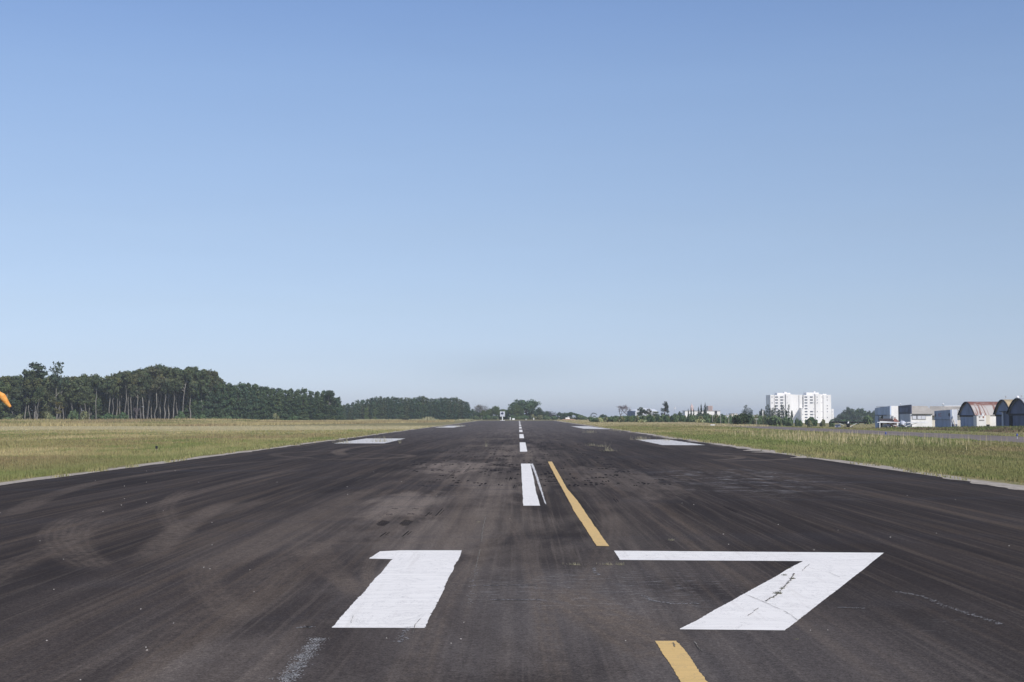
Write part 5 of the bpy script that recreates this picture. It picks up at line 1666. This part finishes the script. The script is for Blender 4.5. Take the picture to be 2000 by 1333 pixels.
part('eave', M['dark'], C_, lambda mb: mb.box(HXF + .26, cx(1820.3), cy0 - .42, cy0 - .3, cz(809.6), cz(808.9)))
# roof behind D
B_ = thing('long_hangar', 'long grey roofed hangar behind the lettered one', 'hangar', (ux(1850, 322), 322, -1.2))
part('roof', M['concrete'], B_, lambda mb: mb.hexa([(ux(1816, 317), 317, vz(812, 317)), (ux(1892, 317), 317, vz(812, 317)), (ux(1892, 333), 333, vz(812, 333)), (ux(1816, 333), 333, vz(812, 333))], [(ux(1816, 324), 324, vz(793.8, 324)), (ux(1882, 324), 324, vz(794, 324)), (ux(1882, 326), 326, vz(794, 326)), (ux(1816, 326), 326, vz(793.8, 326))]))
part('wall', M['cream'], B_, lambda mb: mb.box(ux(1816.5, 318), ux(1891, 318), 318, 332, -1.4, vz(812, 318) - .003))
part('ridge_cap', M['white_gloss'], B_, lambda mb: mb.box(ux(1843, 325), ux(1882, 325), 324.2, 325.8, vz(794, 325), vz(793, 325)))

# A: grey-blue hangar at the left end of the row
ay1, ay0 = yf(1709), yf(1738.3)
azb = min(gz(HXF, ay0), vz(838, ay0))
ax_, az_ = (lambda u: ux(u, ay0)), (lambda v: vz(v, ay0))
A_ = thing('grey_hangar', 'grey-blue hangar with an open door at the left end of the row', 'hangar', (HXF, (ay0 + ay1) / 2, azb))
part('fascia', M['pale_blue'], A_, lambda mb: mb.prism([(HXF, ay0, az_(810.5)), (HXF, ay1, vz(812.2, ay1)), (HXF, ay1, vz(797.5, ay1)), (HXF, ay0, az_(793.5))], (.3, 0, 0)))
part('rail', M['navy'], A_, lambda mb: mb.box(HXF - .1, HXF - .003, ay0 + 3.0, ay1, az_(812), az_(810.7)))
part('wall', M['pale_blue'], A_, lambda mb: mb.box(HXF, HXF + .3, ay1 - 3.0, ay1, azb, az_(812.2)))
part('door', M['pale_grey'], A_, lambda mb: mb.box(HXF + .04, HXF + .14, ay0 + .02, ay1 - 7.2, azb, az_(810.7)))
part('opening', M['black'], A_, lambda mb: mb.box(HXF + .8, HXF + .9, ay1 - 7.2, ay1 - 3.0, azb, az_(810.7)))
part('wall', M['white_wall'], A_, lambda mb: mb.box(HXF + .31, ax_(1756), ay0, ay0 + .3, azb, az_(793.3)))
part('air_conditioner', M['steel'], A_, lambda mb: mb.box(ax_(1742.4), ax_(1744.8), ay0 - .35, ay0 - .003, az_(817.5), az_(812.5)))
part('window', M['tower_grey'], A_, lambda mb: mb.box(ax_(1746.2), ax_(1749.6), ay0 - .06, ay0 - .003, az_(819), az_(815)))
part('roof', M['concrete'], A_, lambda mb: mb.box(HXF + .31, ax_(1756), ay0 + .31, ay1, az_(795), az_(794.2)))

# shed with clay tiles before it
SX, SYY = ux(1716.5, 303), 303.0
szb = min(gz(SX, SYY), vz(838, SYY))
sx_ = lambda u: ux(u, SYY)
sz_ = lambda v: vz(v, SYY)
S_ = thing('tiled_shed', 'low shed with a dark clay tile roof and red brick wall', 'shed', (sx_(1735), SYY, szb))
part('post', M['white_gloss'], S_, lambda mb: mb.box(sx_(1715.7), sx_(1716.9), SYY - .9, SYY - .77, szb, sz_(824.6)))
part('door', M['dark'], S_, lambda mb: mb.box(sx_(1717.3), sx_(1723), SYY - .06, SYY + .05, szb, sz_(825)))
part('wall', M['cream'], S_, lambda mb: mb.box(sx_(1723) + .003, sx_(1732), SYY, SYY + .2, szb, sz_(825)))
part('wall', M['brick'], S_, lambda mb: mb.box(sx_(1732) + .003, sx_(1751.5), SYY, SYY + .2, szb, sz_(825)))
part('fascia', M['white_gloss'], S_, lambda mb: mb.prism([(sx_(1716), SYY - 1.0, sz_(822.8)), (sx_(1752), SYY - 1.0, sz_(825.0)), (sx_(1752), SYY - 1.0, sz_(826.2)), (sx_(1716), SYY - 1.0, sz_(824.2))], (0, .1, 0)))


def tiles(mb, u0, u1, v0, v1):
    n = 22
    for i in range(n):
        a = u0 + (u1 - u0) * i / n
        b = u0 + (u1 - u0) * (i + .86) / n
        mb.prism([(sx_(a), SYY - .95, sz_(824.0 + (i / n) * 1.0)), (sx_(b), SYY - .95, sz_(824.0 + (i / n) * 1.0)), (sx_(b) + .2, SYY + 1.8, sz_(818.6 + (.25 if i % 2 else 0))), (sx_(a) + .2, SYY + 1.8, sz_(818.6 + (.25 if i % 2 else 0)))], (0, 0, .07))
    mb.prism([(sx_(u0), SYY - .93, sz_(824.2)), (sx_(u1), SYY - .93, sz_(825.2)), (sx_(u1) + .2, SYY + 1.8, sz_(819.0)), (sx_(u0) + .2, SYY + 1.8, sz_(819.0))], (0, 0, .03))


part('roof', M['tile'], S_, lambda mb: tiles(mb, 1717, 1746, 819, 824))
part('roof', M['brick'], S_, lambda mb: mb.prism([(sx_(1743), SYY - .97, sz_(824.4)), (sx_(1753.5), SYY - .97, sz_(825)), (sx_(1754.5), SYY + 1.9, sz_(819.2)), (sx_(1750), SYY + 1.9, sz_(819.2))], (0, 0, .14)))
part('wall', M['brick'], S_, lambda mb: mb.box(sx_(1751.5) - .2, sx_(1751.5) + .003, SYY + .2, SYY + 2, szb, sz_(825)))
tb = thing('work_table', 'white topped table in front of the red brick shed wall', 'table', (sx_(1743), SYY - 2.2, szb))
part('top', M['white_gloss'], tb, lambda mb: mb.box(sx_(1738.7), sx_(1748.3), SYY - 2.5, SYY - 1.9, sz_(831.9), sz_(831.0)))
for a_ in (1739.2, 1747.4):
    part('leg', M['steel'], tb, lambda mb: mb.box(sx_(a_), sx_(a_ + .6), SYY - 2.3, SYY - 2.1, gz(sx_(a_), SYY - 2.2) - .05, sz_(831.9)))


# ---- cars
def car(name, label, loc, rotz, bodymat, s=1.0):
    root = thing(name, label, 'car', loc, rotz, None, s)
    prof = [(-2.1, .35), (-2.1, .78), (-1.95, .88), (-1.35, .95), (-.75, 1.42), (.75, 1.46), (1.45, 1.0), (2.0, .92), (2.12, .7), (2.1, .35)]
    body = MB()
    body.loft([[(x, y * (1 if z < 1 else .88), z) for x, z in prof] for y in (-.82, .82)])
    place('body', body.mesh('body', M[bodymat]), root)
    gl = MB()
    for sgn in (-1, 1):
        gl.prism([(-1.2, sgn * .79, .98), (-.72, sgn * .75, 1.36), (.70, sgn * .75, 1.38), (1.25, sgn * .79, 1.0)], (0, sgn * .03, 0))
    place('side_window', gl.mesh('side_window', M['glass']), root)
    place('windscreen', MB().prism([(-1.37, -.68, .97), (-1.37, .68, .97), (-.80, .62, 1.40), (-.80, -.62, 1.40)], (-.03, 0, .02)).mesh('windscreen', M['glass']), root)
    w_ = MB().tube([(0, -.1, 0), (0, .1, 0)], .31, 14).mesh('wheel', M['black'])
    for x in (-1.3, 1.3):
        for y in (-.76, .76):
            wh = place('wheel', w_, root, (x, y, .31))
            place('hubcap', MB().tube([(0, -.115, 0), (0, .115, 0)], .16, 10).mesh('hubcap', M['steel']), wh)
    hl = MB().box(-.05, .05, -.16, .16, -.07, .07).mesh('headlight', M['white_gloss'])
    for y in (-.6, .6):
        place('headlight', hl, root, (-2.1, y, .72))
    return root


M['car_black'] = plain('black_car_paint', (0.018, 0.020, 0.028), 0.3, 0.5, 0.2, 1)
M['car_blue'] = plain('blue_grey_car_paint', (0.085, 0.105, 0.17), 0.3, 0.5, 0.2, 1)
cxx = ux(1733.3, 299)
car('parked_car', 'black car parked before the cream shed wall', (cxx, 299.5, gz(cxx, 299.5)), R(100), 'car_black', .62)
cxx = ux(1639.5, 372)
car('parked_car', 'dark blue-grey car parked under the left wing of the black plane', (cxx, 374, gz(cxx, 374)), R(72), 'car_blue', .78)


# ---- small high-wing aeroplanes, nose towards -Y
def plane(label, loc, rotz, span, wing_m, body_m, strut_m, wing_z, hgt, dihedral=0.0, taildragger=False):
    root = thing('small_aeroplane', label, 'aeroplane', loc, rotz, 'parked light aeroplanes')
    k = span / 10.0
    tk = 1.7 if taildragger else 1.0
    sec = [(-2.6, 1.05, .22, .22), (-2.45, 1.05, .40, .38), (-1.7, 1.08, .50, .48), (-1.1, 1.22, .55, .66), (-.2, 1.30, .56, .74), (.7, 1.30, .53, .70), (2.2, 1.25, .34, .42), (3.8, 1.25, .18, .25), (4.6, 1.30, .08, .16)]
    b = MB()
    b.loft([[(wx * k * math.copysign(abs(math.cos(q * math.pi / 6)) ** .75, math.cos(q * math.pi / 6)), y * k, (z + hz_ * math.copysign(abs(math.sin(q * math.pi / 6)) ** .75, math.sin(q * math.pi / 6))) * k * hgt) for q in range(12)] for y, z, wx, hz_ in sec])
    place('fuselage', b.mesh('fuselage', M[body_m], True), root)
    H = wing_z * k
    for sgn, nm in ((-1, 'wing'), (1, 'wing')):
        w = MB()
        rings = []
        for x, ch_, yo in ((0.0, 1.55, -.95), (2.6, 1.5, -.92), (4.4, 1.25, -.82), (5.0, .7, -.55)):
            zz = H + dihedral * x * k
            rings.append([(sgn * x * k, (yo + ch_ * f) * k, zz + th * k) for f, th in ((0, 0), (.12, .09 * tk), (.4, .12 * tk), (1, .0), (.5, -.05 * tk), (.12, -.05 * tk))])
        w.loft(rings)
        place('wing', w.mesh('wing', M[wing_m]), root)
        place('strut', MB().tube([(sgn * .5 * k, -.55 * k, .55 * k * hgt), (sgn * 2.9 * k, -.5 * k, H - .03 + dihedral * 2.9 * k)], .055 * k, 6).mesh('strut', M[strut_m]), root)
        place('tailplane', MB().loft([[(sgn * .05 * k, 3.8 * k, 1.25 * k * hgt), (sgn * .05 * k, 4.7 * k, 1.25 * k * hgt), (sgn * .05 * k, 4.7 * k, 1.31 * k * hgt), (sgn * .05 * k, 3.8 * k, 1.33 * k * hgt)], [(sgn * 1.5 * k, 4.1 * k, 1.27 * k * hgt), (sgn * 1.5 * k, 4.7 * k, 1.27 * k * hgt), (sgn * 1.5 * k, 4.7 * k, 1.31 * k * hgt), (sgn * 1.5 * k, 4.1 * k, 1.31 * k * hgt)]]).mesh('tailplane', M[body_m]), root)
        g_leg = place('landing_gear', MB().tube([(sgn * .35 * k, -.5 * k, .75 * k * hgt), (sgn * 1.0 * k, -.5 * k, .25 * k)], .045 * k, 6).mesh('landing_gear', M[strut_m]), root)
        place('wheel', MB().tube([(sgn * .93 * k, -.5 * k, .25 * k), (sgn * 1.09 * k, -.5 * k, .25 * k)], .25 * k, 12).mesh('wheel', M['black']), root).parent = g_leg
    place('fin', MB().prism([(-.04 * k, 3.7 * k, 1.35 * k * hgt), (-.04 * k, 4.75 * k, 1.35 * k * hgt), (-.04 * k, 4.8 * k, 2.3 * k * hgt), (-.04 * k, 4.3 * k, 2.3 * k * hgt)], (.08 * k, 0, 0)).mesh('fin', M[body_m]), root)
    place('windscreen', MB().prism([(-.46 * k, -1.38 * k, 1.62 * k * hgt), (.46 * k, -1.38 * k, 1.62 * k * hgt), (.44 * k, -.9 * k, H - .02), (-.44 * k, -.9 * k, H - .02)], (0, -.05 * k, .03 * k)).mesh('windscreen', M['glass' if body_m != 'dark' else 'black']), root)
    place('cabin', MB().box(-.47 * k, .47 * k, -.88 * k, .75 * k, 1.5 * k * hgt, H - .02 * k).mesh('cabin', M['glass']), root)
    pr = place('propeller', MB().loft([[(-.9 * k, -2.72 * k, (.62 - .02) * k), (-.9 * k, -2.70 * k, (.62 - .02) * k), (-.9 * k, -2.70 * k, .70 * k), (-.9 * k, -2.72 * k, .70 * k)], [(0, -2.75 * k, .99 * k * hgt), (0, -2.68 * k, .99 * k * hgt), (0, -2.68 * k, 1.11 * k * hgt), (0, -2.75 * k, 1.11 * k * hgt)], [(.9 * k, -2.72 * k, 1.42 * k), (.9 * k, -2.70 * k, 1.42 * k), (.9 * k, -2.70 * k, 1.50 * k), (.9 * k, -2.72 * k, 1.50 * k)]]).mesh('propeller', M['dark']), root)
    place('spinner', MB().ball((0, -2.72 * k, 1.05 * k * hgt), (.14 * k, .22 * k, .14 * k), 8, 6).mesh('spinner', M['white_gloss']), pr)
    if taildragger:
        root.rotation_euler[0] = -R(11)
        place('wheel', MB().tube([(-.05 * k, 4.4 * k, 1.0 * k), (.05 * k, 4.4 * k, 1.0 * k)], .11 * k, 10).mesh('wheel', M['black']), root)
        return root
    place('wheel', MB().tube([(-.07 * k, -2.0 * k, .2 * k), (.07 * k, -2.0 * k, .2 * k)], .2 * k, 12).mesh('wheel', M['black']), root)
    place('nose_leg', MB().tube([(0, -2.0 * k, .3 * k), (0, -1.95 * k, .8 * k * hgt)], .05 * k, 6).mesh('nose_leg', M[strut_m]), root)
    return root


# black plane
PY = 365.0
pxx = ux(1656.5, PY)
bp = plane('black high-wing aeroplane with white struts parked in the grass', (pxx, PY, gz(pxx, PY)), R(-13), 9.4, 'dark', 'dark', 'white_gloss', 1.72, .95, 0.0, True)
place('cowling_stripe', MB().prism([(-.22, -2.56, .92), (.0, -2.56, .88), (.26, -2.3, 1.36), (.05, -2.3, 1.40)], (0, -.06, .02)).mesh('cowling_stripe', M['white_gloss']), bp)
PY = 296.0
pxx = ux(1762.5, PY)
wp = plane('white high-wing aeroplane parked before the hangars', (pxx, PY, gz(pxx, PY)), R(-12), 10.2, 'white_gloss', 'pale_grey', 'white_gloss', 1.25, .80)
place('cowling', MB().ball((0, -2.35, .72), (.42, .3, .26), 10, 6).mesh('cowling', M['black']), wp)

# globe lamps on poles and aerials along the hangar row
for u, v0, v1, Y_, lab in [(1759, 789.5, 838, 330, 'round white lamp above the navy hangar'), (1842.2, 789.8, 836, 295, 'round white lamp above the lettered hangar'), (1873, 801.5, 836, 276, 'round white lamp left of the rusty arched hangar')]:
    X = ux(u, Y_)
    z0 = gz(X, Y_)
    zt = vz(v0, Y_)
    l_ = thing('globe_lamp', lab, 'street lamp', (X, Y_, z0), group='globe lamps by the hangars')
    place('pole', MB().tube([(0, 0, 0), (0, 0, zt - z0 - .15)], [.06, .035], 6).mesh('pole', M['steel']), l_)
    place('globe', MB().ball((0, 0, zt - z0), .17, 10, 7).mesh('globe', M['white_gloss'], True), l_)

# blue taxiway edge lights
M['blue_lamp'] = plain('blue_lens', (0.08, 0.11, 0.34), 0.3, 0.5, 0.1, 3)
for u, v, Y_, lab in [(1729.5, 855, 140, 'blue taxiway edge light on the near side of the taxiway'), (1986, 859, 128, 'blue taxiway edge light on the far side at the right')]:
    X = ux(u, Y_)
    l_ = thing('taxiway_light', lab, 'taxiway light', (X, Y_, gz(X, Y_)), group='taxiway edge lights')
    place('stem', MB().tube([(0, 0, 0), (0, 0, .25)], [.05, .03], 6).mesh('stem', M['steel']), l_)
    place('lens', MB().ball((0, 0, .36), (.09, .09, .14), 8, 6).mesh('lens', M['blue_lamp']), l_)

# ---- windsock at the left edge
t = NT('orange_fabric', 0.75, 0.15)
f = t.nz(t.obj, 5, 5, 5, 4, .6)
c_ = t.mix(t.rg(f, .3, .7), (0.70, 0.27, 0.05), (0.84, 0.46, 0.14))
t.color(c_)
tr = t.n.new('ShaderNodeBsdfTranslucent')
mxs = t.n.new('ShaderNodeMixShader')
mxs.inputs[0].default_value = .12
t.put(tr.inputs[0], c_)
t.l.new(t.b.outputs[0], mxs.inputs[1])
t.l.new(tr.outputs[0], mxs.inputs[2])
t.l.new(mxs.outputs[0], t.n['Material Output'].inputs[0])
M['orange'] = t.m
WY = 120.0
kx = ux(0, WY) - .9
ws = thing('windsock', 'orange windsock drooping into the left edge of the picture', 'windsock', (kx - 1.1, WY, 0))
place('pole', MB().tube([(0, 0, 0), (0, 0, 4.45)], [.07, .045], 8).mesh('pole', M['white_gloss']), ws)
path = [Vector(p) for p in [(.10, 0, 4.15), (.55, 0, 4.14), (1.05, 0, 4.06), (1.55, 0, 3.98), (1.95, 0, 3.94)]]
tail = [at(5, 774.6, WY) - ws.location, at(8.5, 780.5, WY) - ws.location, at(14, 788, WY) - ws.location, at(20.3, 795.5, WY) - ws.location]
pts = [Vector((.10, 0, 4.25)), Vector((.8, 0, 4.15)), Vector((1.6, 0, 3.95))] + tail
rads = [.36, .345, .32, .275, .25, .20, .105]
rr = random.Random(2)
mb = MB()
P2 = []
for i in range(len(pts) - 1):
    for s in range(4):
        f = s / 4
        P2.append((pts[i].lerp(pts[i + 1], f), rads[i] + (rads[i + 1] - rads[i]) * f))
P2.append((pts[-1], rads[-1]))
mb.tube([p for p, _ in P2], [r * (1 + rr.uniform(-.05, .05)) for _, r in P2], 14, cap=False)
place('sock', mb.mesh('sock', M['orange'], True), ws)
place('ring', MB().tube([(.10, .37 * math.cos(q * .5236), 4.25 + .37 * math.sin(q * .5236)) for q in range(13)], .02, 5).mesh('ring', M['steel']), ws)

# ---- haze: even thin air round the whole scene
hb = MB().box(gx[0] - 20, gx[-1] + 20, gy[0] - 20, gy[-1] + 20, -8.5, 30)
hz = bpy.data.materials.new('thin_haze')
hz.use_nodes = True
hn = hz.node_tree
hn.nodes.remove(hn.nodes['Principled BSDF'])
pv = hn.nodes.new('ShaderNodeVolumePrincipled')
pv.inputs['Color'].default_value = (0.88, 0.94, 1.0, 1)
pv.inputs['Density'].default_value = 0.00018
pv.inputs['Anisotropy'].default_value = 0.0
hn.links.new(pv.outputs[0], hn.nodes['Material Output'].inputs['Volume'])
tag(hb.build('haze', hz), 'thin bluish haze in the air', 'haze', None, 'stuff')
